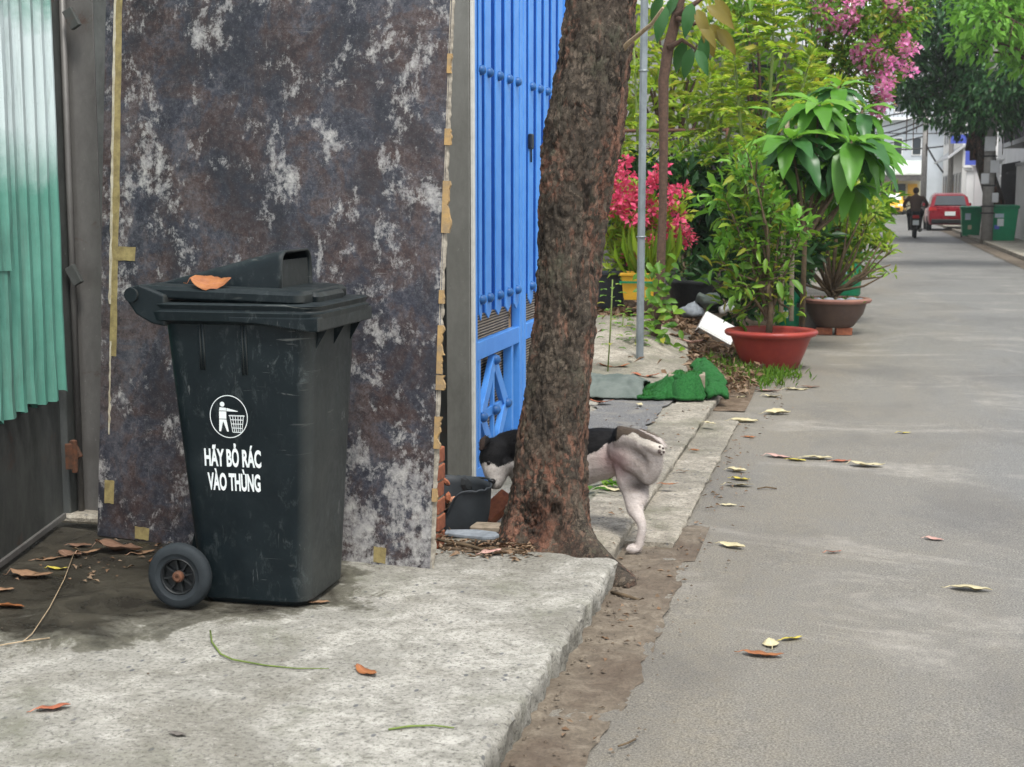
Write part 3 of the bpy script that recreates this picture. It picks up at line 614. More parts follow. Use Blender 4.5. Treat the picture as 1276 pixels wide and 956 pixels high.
b.loft(rings,cap=False); b.add([(*rings[0][k][:2],c.z+.004) for k in range(n)],[tuple(range(n))]); o=b.build('tub_wall',M['bpot'],t,smooth=True,angle=50); m=o.modifiers.new('sol','SOLIDIFY'); m.thickness=.007
b=MB(); a=1.5*PI-.55; cx,cy=c.x+_c(a)*.118,c.y+_s(a)*.100
b.lathe([(.0,.016),(.016,.016),(.018,.010),(.026,.008),(.028,0)],n=20,M=Matrix.Translation((cx,cy,c.z+.055))@Matrix.Rotation(a+PI/2,4,'Z')@Matrix.Rotation(R(90),4,'X')); b.build('drain_boss',M['bpot'],t,smooth=True)
b=MB(); b.tube([(c.x+_c(k)*.141,c.y+_s(k)*.120,c.z+.217+.004*_s(k*3)) for k in np.linspace(.3,3.3,20)],.006,6); b.build('rim_bead',M['bpot'],t,smooth=True)
b=MB(); b.grid(lambda u,v:(c.x-.075+.15*u,c.y-.065+.13*v,c.z+.12+.03*fbm(u*6,v*6)),14,14); b.build('rubbish_fill',M['dirt'],t,smooth=True)
for dx,dy,dz,sx,mt,nm in ((-.035,-.045,.155,.05,'brick','rubble_piece'),(.005,-.045,.145,.06,'salmon','rubble_piece'),(.03,.02,.20,.075,'black','rubber_scrap'),(-.06,.02,.21,.045,'brick','rubble_piece')):
    b=MB(); b.lathe([(0,-.4),(.35,-.3),(.5,0),(.3,.35),(0,.4)],n=7,M=Matrix.Translation((c.x+dx,c.y+dy,c.z+dz))@Matrix.Rotation(dx*40,4,'Y')@Matrix.Rotation(.6,4,'X')@Matrix.Diagonal((sx*1.1,sx*.8,sx*.6,1))); b.build(nm,M[mt],t)

# ================================================================ BLUE GATE
GX=-1.72
G=thing('blue_gate',(GX,7.2,.06),'blue painted metal gate with vertical pickets and a diamond motif','gate')
def pk(px): return gx(px,300,GX).y
def gbox(name,y0,y1,z0,z1,x0,x1,m,parent=G,bv=.003):
    b=MB(); b.box((x0,y0,z0),(x1,y1,z1)); return bevel(b.build(name,m,parent),bv)
# outer frame of the first leaf
YA,YB=6.645,7.61
gbox('stile',YA,YA+.07,.10,2.75,GX-.045,GX,M['blue'])
gbox('stile',YB-.0,YB+.07,.10,2.75,GX-.045,GX,M['blue'])
gbox('stile',YB+.085,YB+.15,.10,2.75,GX-.045,GX,M['blue'])
gbox('rail',YA+.072,YB-.002,.715,.80,GX-.042,GX-.002,M['blue'])
gbox('rail',YA+.072,YB-.002,.10,.20,GX-.042,GX-.002,M['blue'])
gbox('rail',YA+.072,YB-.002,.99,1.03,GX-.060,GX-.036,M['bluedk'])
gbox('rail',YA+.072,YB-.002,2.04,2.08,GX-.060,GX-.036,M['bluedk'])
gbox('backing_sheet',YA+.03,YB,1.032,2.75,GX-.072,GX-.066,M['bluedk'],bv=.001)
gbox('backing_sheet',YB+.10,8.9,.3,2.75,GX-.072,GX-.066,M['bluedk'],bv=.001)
gbox('rattan_panel',YA+.05,YB,.18,1.03,GX-.066,GX-.061,M['mesh'],bv=.001)
for y in (YA+.11,YA+.80): gbox('inner_bar',y,y+.042,.20,.715,GX-.052,GX-.006,M['blue'])
# pickets: flat channel faces, returns coloured deep blue as their shade side
yk=[(c_-w_/2,w_) for c_,w_ in ((6.765,.045),(6.915,.11),(7.12,.115),(7.325,.115),(7.515,.10))]
for (y,w_) in yk:
    zl=.90+.0*y
    b=MB(); b.prism([(y,zl+.03),(y+w_*.5,zl),(y+w_,zl+.03),(y+w_,2.75),(y,2.75)],lambda a,c,t:(t,a,c),GX-.004,GX+.004); pk_=bevel(b.build('picket',M['blue'],G),.002); b=MB(); b.box((GX-.052,y-.003,zl+.03),(GX-.0045,y+w_+.003,2.74)); b.build('picket_return',M['blueshade'],pk_)
    for z in (1.0,2.06):
        b=MB(); b.lathe([(.024,-.002),(.024,.006),(.021,.016),(.012,.024),(0,.026)],n=16,M=Matrix.Translation((GX+.005,y+w_*.5,z))@Matrix.Rotation(R(90),4,'Y')); b.build('knob',M['knob'],G,smooth=True)
y=YB+.2
while y<8.75:
    b=MB(); b.prism([(y,.93),(y+.055,.90),(y+.11,.93),(y+.11,2.75),(y,2.75)],lambda a,c,t:(t,a,c),GX-.004,GX+.004); pk_=bevel(b.build('picket',M['blue'],G),.002); b=MB(); b.box((GX-.052,y-.003,.96),(GX-.0045,y+.113,2.74)); b.build('picket_return',M['blueshade'],pk_)
    for z in (1.0,2.06):
        b=MB(); b.lathe([(.024,-.002),(.024,.006),(.021,.016),(.012,.024),(0,.026)],n=16,M=Matrix.Translation((GX+.005,y+.055,z))@Matrix.Rotation(R(90),4,'Y')); b.build('knob',M['knob'],G,smooth=True)
    y+=.20
gbox('rail',YB+.17,8.9,.715,.80,GX-.042,GX-.002,M['blue']); gbox('rail',YB+.17,8.9,.10,.20,GX-.042,GX-.002,M['blue']); gbox('rattan_panel',YB+.1,8.9,.18,.95,GX-.066,GX-.061,M['mesh'],bv=.001)
gbox('stile',8.9,8.98,.05,2.75,GX-.045,GX,M['blue'])
# the diamond
dc=7.09; dz=.43; hw2,hh2=.255,.25
Dv=[(dc,dz+hh2),(dc+hw2,dz),(dc,dz-hh2),(dc-hw2,dz)]
def flatbar(a,c,w,x0,x1,name='diamond_bar'):
    a=Vector(a);c=Vector(c);d=(c-a).normalized();nn=Vector((-d.y,d.x))*w/2
    b=MB(); b.prism([tuple(a+nn),tuple(c+nn),tuple(c-nn),tuple(a-nn)],lambda p,q,t:(t,p,q),x0,x1); bevel(b.build(name,M['blue'],G),.002)
for i in range(4): flatbar(Dv[i],Dv[(i+1)%4],.072,GX-.036,GX-.008+.0007*i)
flatbar((dc,dz+hh2),(dc,dz-hh2),.03,GX-.034,GX-.014); flatbar((dc-hw2,dz),(dc+hw2,dz),.045,GX-.035,GX-.0175)
for (y,z) in Dv+[(dc,dz)]:
    b=MB(); b.lathe([(.026,-.002),(.026,.006),(.022,.018),(.012,.026),(0,.028)],n=16,M=Matrix.Translation((GX-.008,y,z))@Matrix.Rotation(R(90),4,'Y')); b.build('knob',M['knob'],G,smooth=True)
gbox('latch',7.80,7.86,1.73,1.81,GX,GX+.022,M['latch'],bv=.006); b=MB(); b.tube([(GX+.012,7.83,1.66),(GX+.012,7.83,1.74)],.005,8); b.build('bolt_rod',M['latch'],G,smooth=True)

# ================================================================ BLACK BIN
BC=Vector((-1.985,4.80,.102))
bn=thing('wheelie_bin',BC,'large black wheeled rubbish bin with white lettering before the worn board','bin',rz=0)
def rr(hx0,hx1,hy,r,z,k=5):
    out=[]
    for cx,cy,a0 in ((hx1-r,hy-r,0),(hx0+r,hy-r,90),(hx0+r,-hy+r,180),(hx1-r,-hy+r,270)):
        for j in range(k+1):
            a=R(a0+90*j/k); out.append((BC.x+cx+r*_c(a),BC.y+cy+r*_s(a),BC.z+z))
    return out
def BW(z): return .195+(.247-.195)*z/.96      # half width
def BF(z): return .205+(.250-.205)*z/.96     # front
def BB(z): return -(.195+(.275-.195)*z/.96)   # back
b=MB(); rings=[rr(BB(0)+.02,BF(0)-.02,BW(0)-.02,.05,0)]
for z in [.02,.06]+list(np.linspace(.12,.985,24)):
    d=0.0; rings.append(rr(BB(z),BF(z),BW(z),.062,z))
b.loft(rings); body=b.build('body',M['bin'],bn,smooth=True,angle=40)
# axle recess bulge at rear foot
b=MB(); b.loft([rr(-.262,-.15,.10,.03,.05),rr(-.275,-.15,.12,.03,.12),rr(-.245,-.15,.12,.03,.22),rr(-.20,-.15,.10,.03,.30)]); b.build('axle_housing',M['bin'],bn,smooth=True,angle=40)
# rim: stepped collar flaring at the front corners
b=MB(); rings=[]
for z,e in ((.965,.004),(.972,.018),(.978,.030),(1.006,.034),(1.010,.026),(1.014,.024),(1.030,.030),(1.035,.022)):
    rings.append(rr(BB(.96)-e-.0,BF(.96)+e+.012,BW(.96)+e*.9,.05,z))
b.loft(rings); b.build('rim',M['bin'],bn,smooth=True,angle=35)
b=MB(); 
for sgn in (-1,1):
    pass
rings=[]
for x,zl in ((-.02,.975),(.06,.972),(.14,.964),(.20,.955),(.262,.948),(.292,.948)):
    hy=BW(.96)+.0305
    rings.append([(BC.x+x,BC.y-hy,BC.z+zl),(BC.x+x,BC.y-hy+.035,BC.z+zl+.008),(BC.x+x,BC.y-hy+.035,BC.z+.995),(BC.x+x,BC.y-hy,BC.z+.995)])
b.loft(rings); rings=[]
for x,zl in ((-.02,.975),(.06,.972),(.14,.964),(.20,.955),(.262,.948),(.292,.948)):
    hy=BW(.96)+.0305
    rings.append([(BC.x+x,BC.y+hy,BC.z+zl),(BC.x+x,BC.y+hy-.035,BC.z+zl+.008),(BC.x+x,BC.y+hy-.035,BC.z+.995),(BC.x+x,BC.y+hy,BC.z+.995)])
b.loft(rings); b.box((BC.x+.262,BC.y-.275,BC.z+.948),(BC.x+.2935,BC.y+.275,BC.z+.996)); bevel(b.build('collar_skirt',M['bin'],bn),.005)
for sy in (-.17,0,.17):
    b=MB(); b.prism([(.245,.952),(.288,.952),(.245,.88)],lambda a,c,t:(BC.x+a,BC.y+t,BC.z+c),sy-.003,sy+.003); b.build('gusset',M['bin'],bn)
# two side ribs below the rim on the near side
for x in (-.13,.02):
    b=MB(); 
    for s in (-1,1):
        b.tube([(BC.x+x+s*.006,BC.y-BW(z)-.001,BC.z+z) for z in (.965,.88,.80-.02*x*5)],.0045,6)
    b.build('rib',M['bin'],bn,smooth=True)
# rear handle and hinge
b=MB(); hy=BW(.96)+.02
for s in (-1,1):
    y0=BC.y+s*hy; y1=BC.y+s*(hy-.05)
    b=MB(); b.prism([(-.25,.955),(-.30,.965),(-.355,.995),(-.395,1.05),(-.385,1.083),(-.34,1.093),(-.25,1.06)],lambda a,c,t:(BC.x+a,t,BC.z+c),y0,y1); bevel(b.build('hinge_arm',M['bin'],bn),.008,3)
b=MB(); b.tube([(BC.x-.365,BC.y-hy-.012,BC.z+1.06),(BC.x-.365,BC.y+hy+.012,BC.z+1.06)],.024,16); b.build('handle_bar',M['bin'],bn,smooth=True,angle=40)
# lid
ld=MB(); rings=[]
LB=-.36
def lr(x0,x1,hy,r,z0,z1,k=5):
    out=[]
    for p in rr(x0,x1,hy,r,0,k):
        t=(p[0]-BC.x-x0)/(x1-x0); out.append((p[0],p[1],BC.z+z0*(1-t)+z1*t))
    return out
rings=[lr(LB,.215,.235,.045,1.05,1.030),lr(LB,.222,.243,.045,1.056,1.040),lr(LB,.222,.243,.045,1.078,1.062),lr(LB+.01,.21,.231,.04,1.090,1.074),lr(LB+.03,.17,.205,.04,1.094,1.079)]
ld.loft(rings); lid=ld.build('lid',M['bin'],bn,smooth=True,angle=35)
b=MB(); b.loft([lr(.15,.242,.13,.02,1.036,1.034),lr(.15,.245,.135,.02,1.058,1.052),lr(.15,.236,.127,.02,1.076,1.066)]); b.build('lid_grip',M['bin'],lid,smooth=True,angle=35)
# hood: wedge with an open mouth facing the street
b=MB(); rings=[]
for x,h,hwid in ((-.33,.004,.165),(-.25,.030,.163),(-.12,.072,.158),(.02,.115,.152),(.10,.138,.148),(.118,.141,.147)):
    base=1.088-.028*(x+.375)/.6; rg=[]; r=min(.045,h*.6)
    pts=[(-hwid,base-.01),(-hwid+.008,base+h-r)]
    for j in range(1,6):
        a=R(180-90*j/5); pts.append((-hwid+.008+r+r*_c(a),base+h-r+r*_s(a)))
    m_=[(-p,z) for p,z in pts][::-1]; pts=pts+m_
    rings.append([(BC.x+x,BC.y+p,BC.z+z) for p,z in pts])
b.loft(rings,cap=False); hood=b.build('hood',M['bin'],lid,smooth=True,angle=35); mm=hood.modifiers.new('s','SOLIDIFY'); mm.thickness=.008; mm.offset=-1
b=MB(); b.box((BC.x+.100,BC.y-.136,BC.z+1.06),(BC.x+.106,BC.y+.136,BC.z+1.172)); b.build('flap',M['bin'],lid)
# wheels
for k,s in enumerate((-1,1)):
    yo=BC.y+s*.285; wx=BC.x-.212; wz=BC.z+.114
    wm=Matrix.Translation((wx,yo,wz))@Matrix.Rotation(R(90)*(-s),4,'X')
    wl=MB().lathe([(.064,-.022),(.100,-.024),(.108,-.018),(.1125,-.008),(.1125,.008),(.108,.018),(.098,.0245),(.080,.024),(.074,.019),(.064,.018),(.0635,-.02)],n=56,M=wm).build('wheel',M['rubber'],bn,smooth=True,angle=35)
    b=MB(); b.lathe([(.0635,-.018),(.0635,.016),(.060,.019),(.057,.015),(.055,-.008),(.02,-.010),(.019,.012),(.0,.012)],n=40,M=wm)
    b.build('rim',M['black'],wl,smooth=True,angle=30)
    b=MB()
    for q in range(8):
        b.box((.018,-.0025,-.008),(.057,.0025,.008),wm@Matrix.Rotation(q*PI/4+.2,4,'Z'))
    b.build('spoke',M['black'],wl)
    b=MB(); b.lathe([(.0,.022),(.006,.022),(.006,.026),(.013,.027),(.019,.022),(.020,.010)],n=20,M=wm); b.build('axle_cap',M['rust'],wl,smooth=True,angle=40)
b=MB(); b.tube([(BC.x-.212,BC.y-.28,BC.z+.112),(BC.x-.212,BC.y+.28,BC.z+.112)],.009,8); b.build('axle',M['rust'],bn,smooth=True)
# print on the near side: u along the side, w up; the lettering is pulled to the slightly sloping wall
def side(u,w,o=.0): return (BC.x+u,BC.y-BW(w)-.0016-o,BC.z+w)
b=MB(); cu,cw,cr=-.045,.655,.073
n=64; vs=[];
for r in (cr,cr-.0028):
    for k in range(n): vs.append(side(cu+r*_c(2*PI*k/n)*.93,cw+r*_s(2*PI*k/n)))
b.add(vs,[(k,(k+1)%n,n+(k+1)%n,n+k) for k in range(n)])
def E(u,w): return side(cu+u*cr*.93,cw+w*cr)
def poly(pts): b.add([E(*p) for p in pts],[tuple(range(len(pts)))])
poly([(-.32+.125*_c(a),.57+.115*_s(a)) for a in np.linspace(0,2*PI,20,endpoint=False)])
poly([(-.46,.43),(-.12,.40),(-.12,.27),(-.50,.27)])
poly([(-.10,.40),(.48,.27),(.50,.24),(-.10,.25)])
poly([(-.50,.24),(-.12,.24),(-.13,-.11),(-.51,-.11)])
poly([(-.51,-.14),(-.13,-.14),(-.03,-.70),(-.12,-.70),(-.31,-.22),(-.44,-.70),(-.54,-.70)])
def ln(a,c,w=.035):
    a=Vector(a);c=Vector(c);d=(c-a).normalized();q=Vector((-d.y,d.x))*w/2; poly([tuple(a+q),tuple(c+q),tuple(c-q),tuple(a-q)])
for i in range(6):
    t=i/5; ln((.06+.72*t,.05),(.18+.48*t,-.72),.03)
for i in range(5):
    t=i/4; ln((.06+.12*t,.05-.77*t),(.78-.12*t,.05-.77*t),.034 if i else .06)
ln((.0,.05),(.84,.05),.045)
b.build('emblem',M['print'],bn)
def lettering(txt,u0,w0,hgt,width,name):
    cu_=bpy.data.curves.new('t','FONT'); cu_.body=txt; cu_.size=1; cu_.offset=.038; cu_.resolution_u=4
    o=bpy.data.objects.new('t',cu_); COL.objects.link(o); dg=bpy.context.evaluated_depsgraph_get(); dg.update()
    me=bpy.data.meshes.new_from_object(o.evaluated_get(dg)); bpy.data.objects.remove(o)
    xs=[v.co.x for v in me.vertices]; x0,x1=min(xs),max(xs); caph=.73
    vs=[side(u0+(v.co.x-x0)/(x1-x0)*width,w0+v.co.y/caph*hgt) for v in me.vertices]
    fs=[tuple(p.vertices) for p in me.polygons]; MB().add(vs,fs).build(name,M['print'],bn)
lettering('HÃY BỎ RÁC',-.140,.486,.058,.204,'lettering'); lettering('VÀO THÙNG',-.132,.403,.058,.190,'lettering')

# ================================================================ FOREGROUND TREE
prof=[(-20,710,798),(0,710,795),(60,700,791),(100,693,787),(150,683,782),(200,678,773),(250,674,765),(300,671,757),(350,667,752),(400,662,749),(450,656,745),(500,651,743),(550,645,741),(600,640,740),(640,634,741),(670,628,748),(700,622,756)]
TY=5.83
tz=[];tl=[];tr=[]
for py,l,r in prof:
    a=gy(l,py,TY); b_=gy(r,py,TY); tz.append(a.z); tl.append(a.x); tr.append(b_.x)
tz,tl,tr=np.array(tz)[::-1],np.array(tl)[::-1],np.array(tr)[::-1]
def trunk_xy(z):
    if z>tz[-1]:
        k=z-tz[-1]; return (tl[-1]+tr[-1])/2+.10*k, (tr[-1]-tl[-1])/2*(1-.09*k)
    return (np.interp(z,tz,tl)+np.interp(z,tz,tr))/2, (np.interp(z,tz,tr)-np.interp(z,tz,tl))/2
tree=thing('street_tree',(-1.18,TY,.05),'thick rough-barked street tree trunk growing at the kerb in front of the dog','tree')
b=MB(); NA,NZ=220,520; zlist=np.concatenate([np.linspace(-.03,2.35,460),np.linspace(2.37,4.6,60)])
roots=[(-42,.33,.125,.30),(-150,.045,.10,.5),(165,.05,.12,.5),(75,.12,.2,.5),(15,.03,.10,.4),(-95,.035,.12,.5)]
vs=[]
for z in zlist:
    cx,r0=trunk_xy(z); r0-=.018*(1-max(0,min(1,(z-1.3)/.8))); cx-=.008; h=max(0,z-.03)
    for k in range(NA):
        a=2*PI*k/NA; ca,sa=_c(a),_s(a)
        r=r0*1.0
        for deg,amp,hz,wd in roots:
            dd=(a-R(deg)+PI)%(2*PI)-PI; r+=amp*math.exp(-h/hz*(1.0))*math.exp(-(dd/wd)**2)
        p=Vector((ca*1.5,sa*1.5,z*1.6)); 
        r+=.020*mn.noise(p*1.0)+.014*mn.noise(Vector((ca*4,sa*4,z*5)))
        # flaky plates: long scales with ragged steps
        q=Vector((ca*r0*38+.35*mn.noise(Vector((ca*5,sa*5,z*9))),sa*r0*38,z*15+.6*mn.noise(p*4)))
        f=mn.voronoi(q)[0]; r+=.008*min(1,(f[1]-f[0])*2.4)-.004
        r+=.0055*mn.noise(Vector((ca*14,sa*14,z*38)))+.0035*mn.noise(Vector((ca*34,sa*34,z*80)))
        # rotted hollow low on the side facing the road
        for deg,zc,wa,wz,dp in ((-112,.20,.30,.06,.055),(-72,.235,.13,.028,.05),(-90,.30,.10,.05,.022)):
            dd=(a-R(deg)+PI)%(2*PI)-PI; r-=dp*math.exp(-(dd/wa)**2-((z-zc)/wz)**2)*(1+.9*mn.noise(Vector((ca*30,sa*30,z*60))))
        vs.append((cx+ca*r,TY+sa*r*.95,z))
nz=len(zlist); fs=[(j*NA+k,j*NA+(k+1)%NA,(j+1)*NA+(k+1)%NA,(j+1)*NA+k) for j in range(nz-1) for k in range(NA)]
b.add(vs,fs); b.build('trunk',M['bark'],tree,smooth=True,fix=False)
q=gy(782,55,5.75); b=MB(); b.tube([q+Vector((-.05,.05,-.045)),q,gy(800,40,5.6),gy(812,30,5.45),gy(826,10,5.3)+Vector((0,0,0))],[.012,.010,.008,.007,.005],8); b.build('side_twig',M['twine'],tree,smooth=True)
b=MB(); b.lathe([(0,-.3),(.5,-.2),(.62,0),(.5,.28),(.2,.42),(0,.44)],n=24,M=Matrix.Translation(gz(683,672,.115))@Matrix.Diagonal((.11,.05,.07,1)));
b.v=[(x+.004*fbm(x*40,y*40,z*40),y+.004*fbm(y*40,z*40),z+.006*fbm(x*50,z*30,4)) for x,y,z in b.v]
n=N('mossy_crust',.95); c=n.ramp(n.noise(25,6,.7),[(.38,(.26,.25,.16)),(.5,(.15,.17,.05)),(.62,(.20,.19,.14))]); n.col(c); n.bump(n.noise(90,4,.7),.8,.006)
b.build('mossy_crust',n.m,tree,smooth=True)

# ================================================================ DOG
dog=thing('dog',(-1.1,6.2,.02),'black and white dog lifting a hind leg behind the tree trunk','dog')
def DP(px,py,y=6.22): return gy(px,py,y)
b=MB()
def ell(pts,ns=16,sy=.8):
    # chain of rings with (point, r_across, r_side) ; rings perpendicular to the chain
    P=[Vector(p[0]) for p in pts]; rings=[]; 
    m=len(P); prev=None
    # resample with catmull-rom
    Q=[];RA=[];RS=[]
    for i in range(m-1):
        p0,p1,p2,p3=P[max(i-1,0)],P[i],P[i+1],P[min(i+2,m-1)]
        for j in range(6):
            t=j/6; Q.append(.5*((2*p1)+(p2-p0)*t+(2*p0-5*p1+4*p2-p3)*t*t+(3*p1-p0-3*p2+p3)*t**3))
            s_=t*t*(3-2*t); RA.append(pts[i][1]*(1-s_)+pts[i+1][1]*s_); RS.append(pts[i][2]*(1-s_)+pts[i+1][2]*s_)
    Q.append(P[-1]); RA.append(pts[-1][1]); RS.append(pts[-1][2])
    # rounded ends
    d0=(Q[0]-Q[1]).normalized(); d1=(Q[-1]-Q[-2]).normalized()
    Q=[Q[0]+d0*RA[0]*.6,Q[0]+d0*RA[0]*.4]+Q+[Q[-1]+d1*RA[-1]*.4,Q[-1]+d1*RA[-1]*.6]
    RA=[RA[0]*.35,RA[0]*.75]+RA+[RA[-1]*.75,RA[-1]*.35]; RS=[RS[0]*.35,RS[0]*.75]+RS+[RS[-1]*.75,RS[-1]*.35]
    for i,q in enumerate(Q):
        t=(Q[min(i+1,len(Q)-1)]-Q[max(i-1,0)]).normalized(); sd=Vector((0,1,0)); sd=(sd-t*sd.dot(t)).normalized() if abs(t.y)<.95 else Vector((0,0,1)); u=t.cross(sd)
        rings.append([tuple(q+u*_c(2*PI*k/ns)*RA[i]+sd*_s(2*PI*k/ns)*RS[i]) for k in range(ns)])
    b.loft(rings)
ell([(DP(806,566),.075,.062),(DP(780,562),.095,.078),(DP(745,566),.115,.085),(DP(705,574),.135,.095),(DP(668,576),.135,.095),(DP(650,568),.110,.080)])
ell([(DP(668,562),.105,.075),(DP(645,560),.088,.065),(DP(625,562),.078,.060)])
# head bowed to the ground, three-quarter towards the road
ell([(DP(622,560,6.20),.072,.066),(DP(616,572,6.17),.068,.064),(DP(615,586,6.14),.046,.046),(DP(617,598,6.12),.032,.034),(DP(617,605,6.11),.027,.029)],20)
ell([(DP(630,578,6.16),.044,.042),(DP(624,594,6.14),.026,.030),(DP(620,606,6.12),.018,.022)],14)
# ears
for (x,y_,yy,dx) in ((604,552,6.13,-1),(630,553,6.28,1)):
    ell([(DP(x+3*-dx,y_-4,yy),.022,.012),(DP(x-1,y_-1,yy-.01),.022,.010),(DP(x-5 if dx<0 else x+4,y_+9,yy-.02),.010,.007)],10)
# front legs behind the trunk
for yy,px in ((6.16,672),(6.27,684)):
    ell([(DP(px,590,yy),.050,.045),(DP(px+2,615,yy),.034,.030),(gz(px+4,650,.05)+Vector((0,0,.085)),.021,.020),(gz(px+4,662,.05)+Vector((0,0,.03)),.019,.019),(gz(px,668,.05)+Vector((0,0,.018)),.020,.020)],12)
# far hind leg, standing
fo=gz(790,688,.022); YL=fo.y+.02
def LP(px,py): return gy(px,py,YL+.15*max(0,min(1,(650-py)/70)))
ell([(LP(786,575),.078,.055),(LP(789,597),.072,.050),(LP(792,617),.055,.038),(LP(791,633),.037,.026),(LP(797,647),.024,.019),(LP(800,657),.018,.017),(LP(798,670),.0175,.017),(LP(796,680),.018,.018)],14)
ell([(LP(796,682),.018,.021),(LP(789,685),.018,.026),(LP(784,686),.013,.024)],12)
for dy_ in (-.021,-.007,.007,.021): ell([(Vector((fo.x-.006,YL+dy_,.040)),.012,.008),(Vector((fo.x-.030,YL+dy_*1.1,.032)),.010,.0075)],8)
# near hind leg, lifted: thigh swung out and back, shank folded over it, pads showing
ell([(DP(770,556,6.14),.070,.045),(DP(790,566,6.08),.080,.050),(DP(803,580,6.05),.066,.045),(DP(808,595,6.04),.040,.034)],14)
ell([(DP(806,597,6.04),.034,.030),(DP(815,580,6.02),.036,.028),(DP(813,564,6.01),.036,.026),(DP(800,552,6.02),.038,.028)],12)
ell([(DP(772,545,6.10),.050,.035),(DP(790,547,6.05),.044,.032),(DP(805,552,6.01),.036,.026),(DP(817,558,5.99),.027,.022),(DP(824,562,5.985),.020,.018)],14)
ell([(DP(798,545,6.22),.040,.030),(DP(816,548,6.20),.022,.020),(DP(828,557,6.17),.013,.012)],10)
for a in (-70,-15,40,95): p_=DP(823,561,5.985); ell([(p_+Vector((_c(R(a))*.008,.0,_s(R(a))*.008)),.010,.010),(p_+Vector((_c(R(a))*.017,-.006,_s(R(a))*.017)),.0075,.0075)],8)
SP={}; QA=DP(786,541,6.05); QB=DP(828,560,5.99)
for k,(a_,c_) in {'s0':(741,562),'s1':(776,541)}.items(): SP[k]=DP(a_,c_)
def fur(x,y,z):
    nz_=.018*mn.noise(Vector((x*22,y*22,z*22))); 
    W_=(.54,.49,.46); K=(.004,.004,.005)
    if x>-1.30:
        t=(x-SP['s0'].x)/(SP['s1'].x-SP['s0'].x); zl=SP['s0'].z+(SP['s1'].z-SP['s0'].z)*t
        if x<-1.1: zl=.36
        if z+nz_>zl: return K if x<-.955 else (.085,.065,.048)
        tq=(x-QA.x)/(QB.x-QA.x); zq=QA.z+(QB.z-QA.z)*tq
        if -.25<tq and y<6.16:
            e_=z+nz_*.35-zq
            if e_>.016: return (.07,.052,.04)
            if e_>-.012: return (.60,.56,.50)
        elif -.25<tq and z>zq: return (.10,.078,.06)
        g=math.exp(-((x+.965)/.075)**2-((z-.375)/.06)**2); c=[W_[i]*(1-g*.5)+(.50,.22,.23)[i]*g*.5 for i in range(3)]
        q=math.exp(-((x+.865)/.055)**2-((z-.285)/.028)**2-((y-6.05)/.08)**2); c=[c[i]*(1-q)+(.075,.06,.055)[i]*q for i in range(3)]
        q=.7*math.exp(-((x+.845)/.06)**2-((z-.385)/.09)**2); c=[c[i]*(1-q)+(.22,.19,.17)[i]*q for i in range(3)]
        return tuple(c)
    # head and neck
    if z+nz_>.335 + .10*max(0,x+1.47)*2: return K if not (x<-1.535 and z>.40) else (.045,.03,.024)
    if z<.268 and x<-1.495 and z>.225: return (.018,.016,.018)
    if z<.225: return (.24,.20,.18)
    return (.50,.47,.44)
body=remeshed(b,'body',M['fur'],.0055,5,dog,colfn=fur)
def blob(name,m,p,s,parent,n=14,rot=None):
    b=MB(); pr=[(max(1e-4,_s(t)),-_c(t)) for t in np.linspace(0,PI,10)]
    mt=Matrix.Translation(p)@(rot or Matrix.Identity(4))@Matrix.Diagonal((*s,1)); b.lathe(pr,n=n,M=mt); return b.build(name,m,parent,smooth=True)
me_=body.data; nv=len(me_.vertices); co_=np.empty(nv*3); me_.vertices.foreach_get('co',co_); co_=co_.reshape(-1,3)+np.array(org(dog)); no_=np.empty(nv*3); me_.vertex_normals.foreach_get('vector',no_); no_=no_.reshape(-1,3)
def coat():
    idx=np.repeat(np.arange(nv),1); P=co_[idx]+rng.normal(size=(len(idx),3))*.0025; Nn=no_[idx]
    f=np.where((P[:,0]>-1.40)[:,None],np.array([.9,0,-.55]),np.array([.35,0,.95])); f=f-Nn*(f*Nn).sum(1)[:,None]; f/=np.linalg.norm(f,axis=1)[:,None]+1e-6
    D=f+Nn*.28+rng.normal(size=f.shape)*.14; L_=np.where(P[:,2]<.2,.006,.011)*(.6+.8*rng.random(len(idx))); L_=np.where(P[:,0]<-1.45,L_*.6,L_)
    D/=np.linalg.norm(D,axis=1)[:,None]; Sd=np.cross(Nn,D); Sd/=np.linalg.norm(Sd,axis=1)[:,None]+1e-9
    w=.0011; V_=np.stack([P-Sd*w,P+Sd*w,P+D*L_[:,None]],1).reshape(-1,3)
    m_=bpy.data.meshes.new('fur'); m_.from_pydata((V_-np.array(org(dog))).tolist(),[],np.arange(len(V_)).reshape(-1,3).tolist()); ca=m_.color_attributes.new('fur','FLOAT_COLOR','POINT')
    C_=np.array([(*fur(*p),1) for p in P]); C_[:,:3]*=(.75+.5*rng.random(len(P)))[:,None]; ca.data.foreach_set('color',np.repeat(C_,3,axis=0).ravel()); m_.materials.append(M['fur'])
    o=bpy.data.objects.new('fur',m_); COL.objects.link(o); o.parent=dog; o['kind']='stuff'
coat()
M['pad']=simple('dog_pad',(.06,.045,.04),(.10,.075,.07),60,.6); M['nose']=simple('dog_nose',(.010,.009,.010),(.02,.018,.018),60,.35)
blob('nose',M['nose'],DP(613,600,6.075),(.017,.016,.013),dog)
blob('eye',M['nose'],DP(609,577,6.105),(.009,.006,.009),dog)
pw=DP(823,561,5.985)
blob('paw_pad',M['pad'],pw+Vector((-.002,-.016,-.003)),(.009,.006,.009),dog)
for k,a in enumerate((-70,-15,40,95)): blob('toe_pad',M['pad'],pw+Vector((_c(R(a))*.016,-.014,_s(R(a))*.016)),(.005,.005,.005),dog,10)

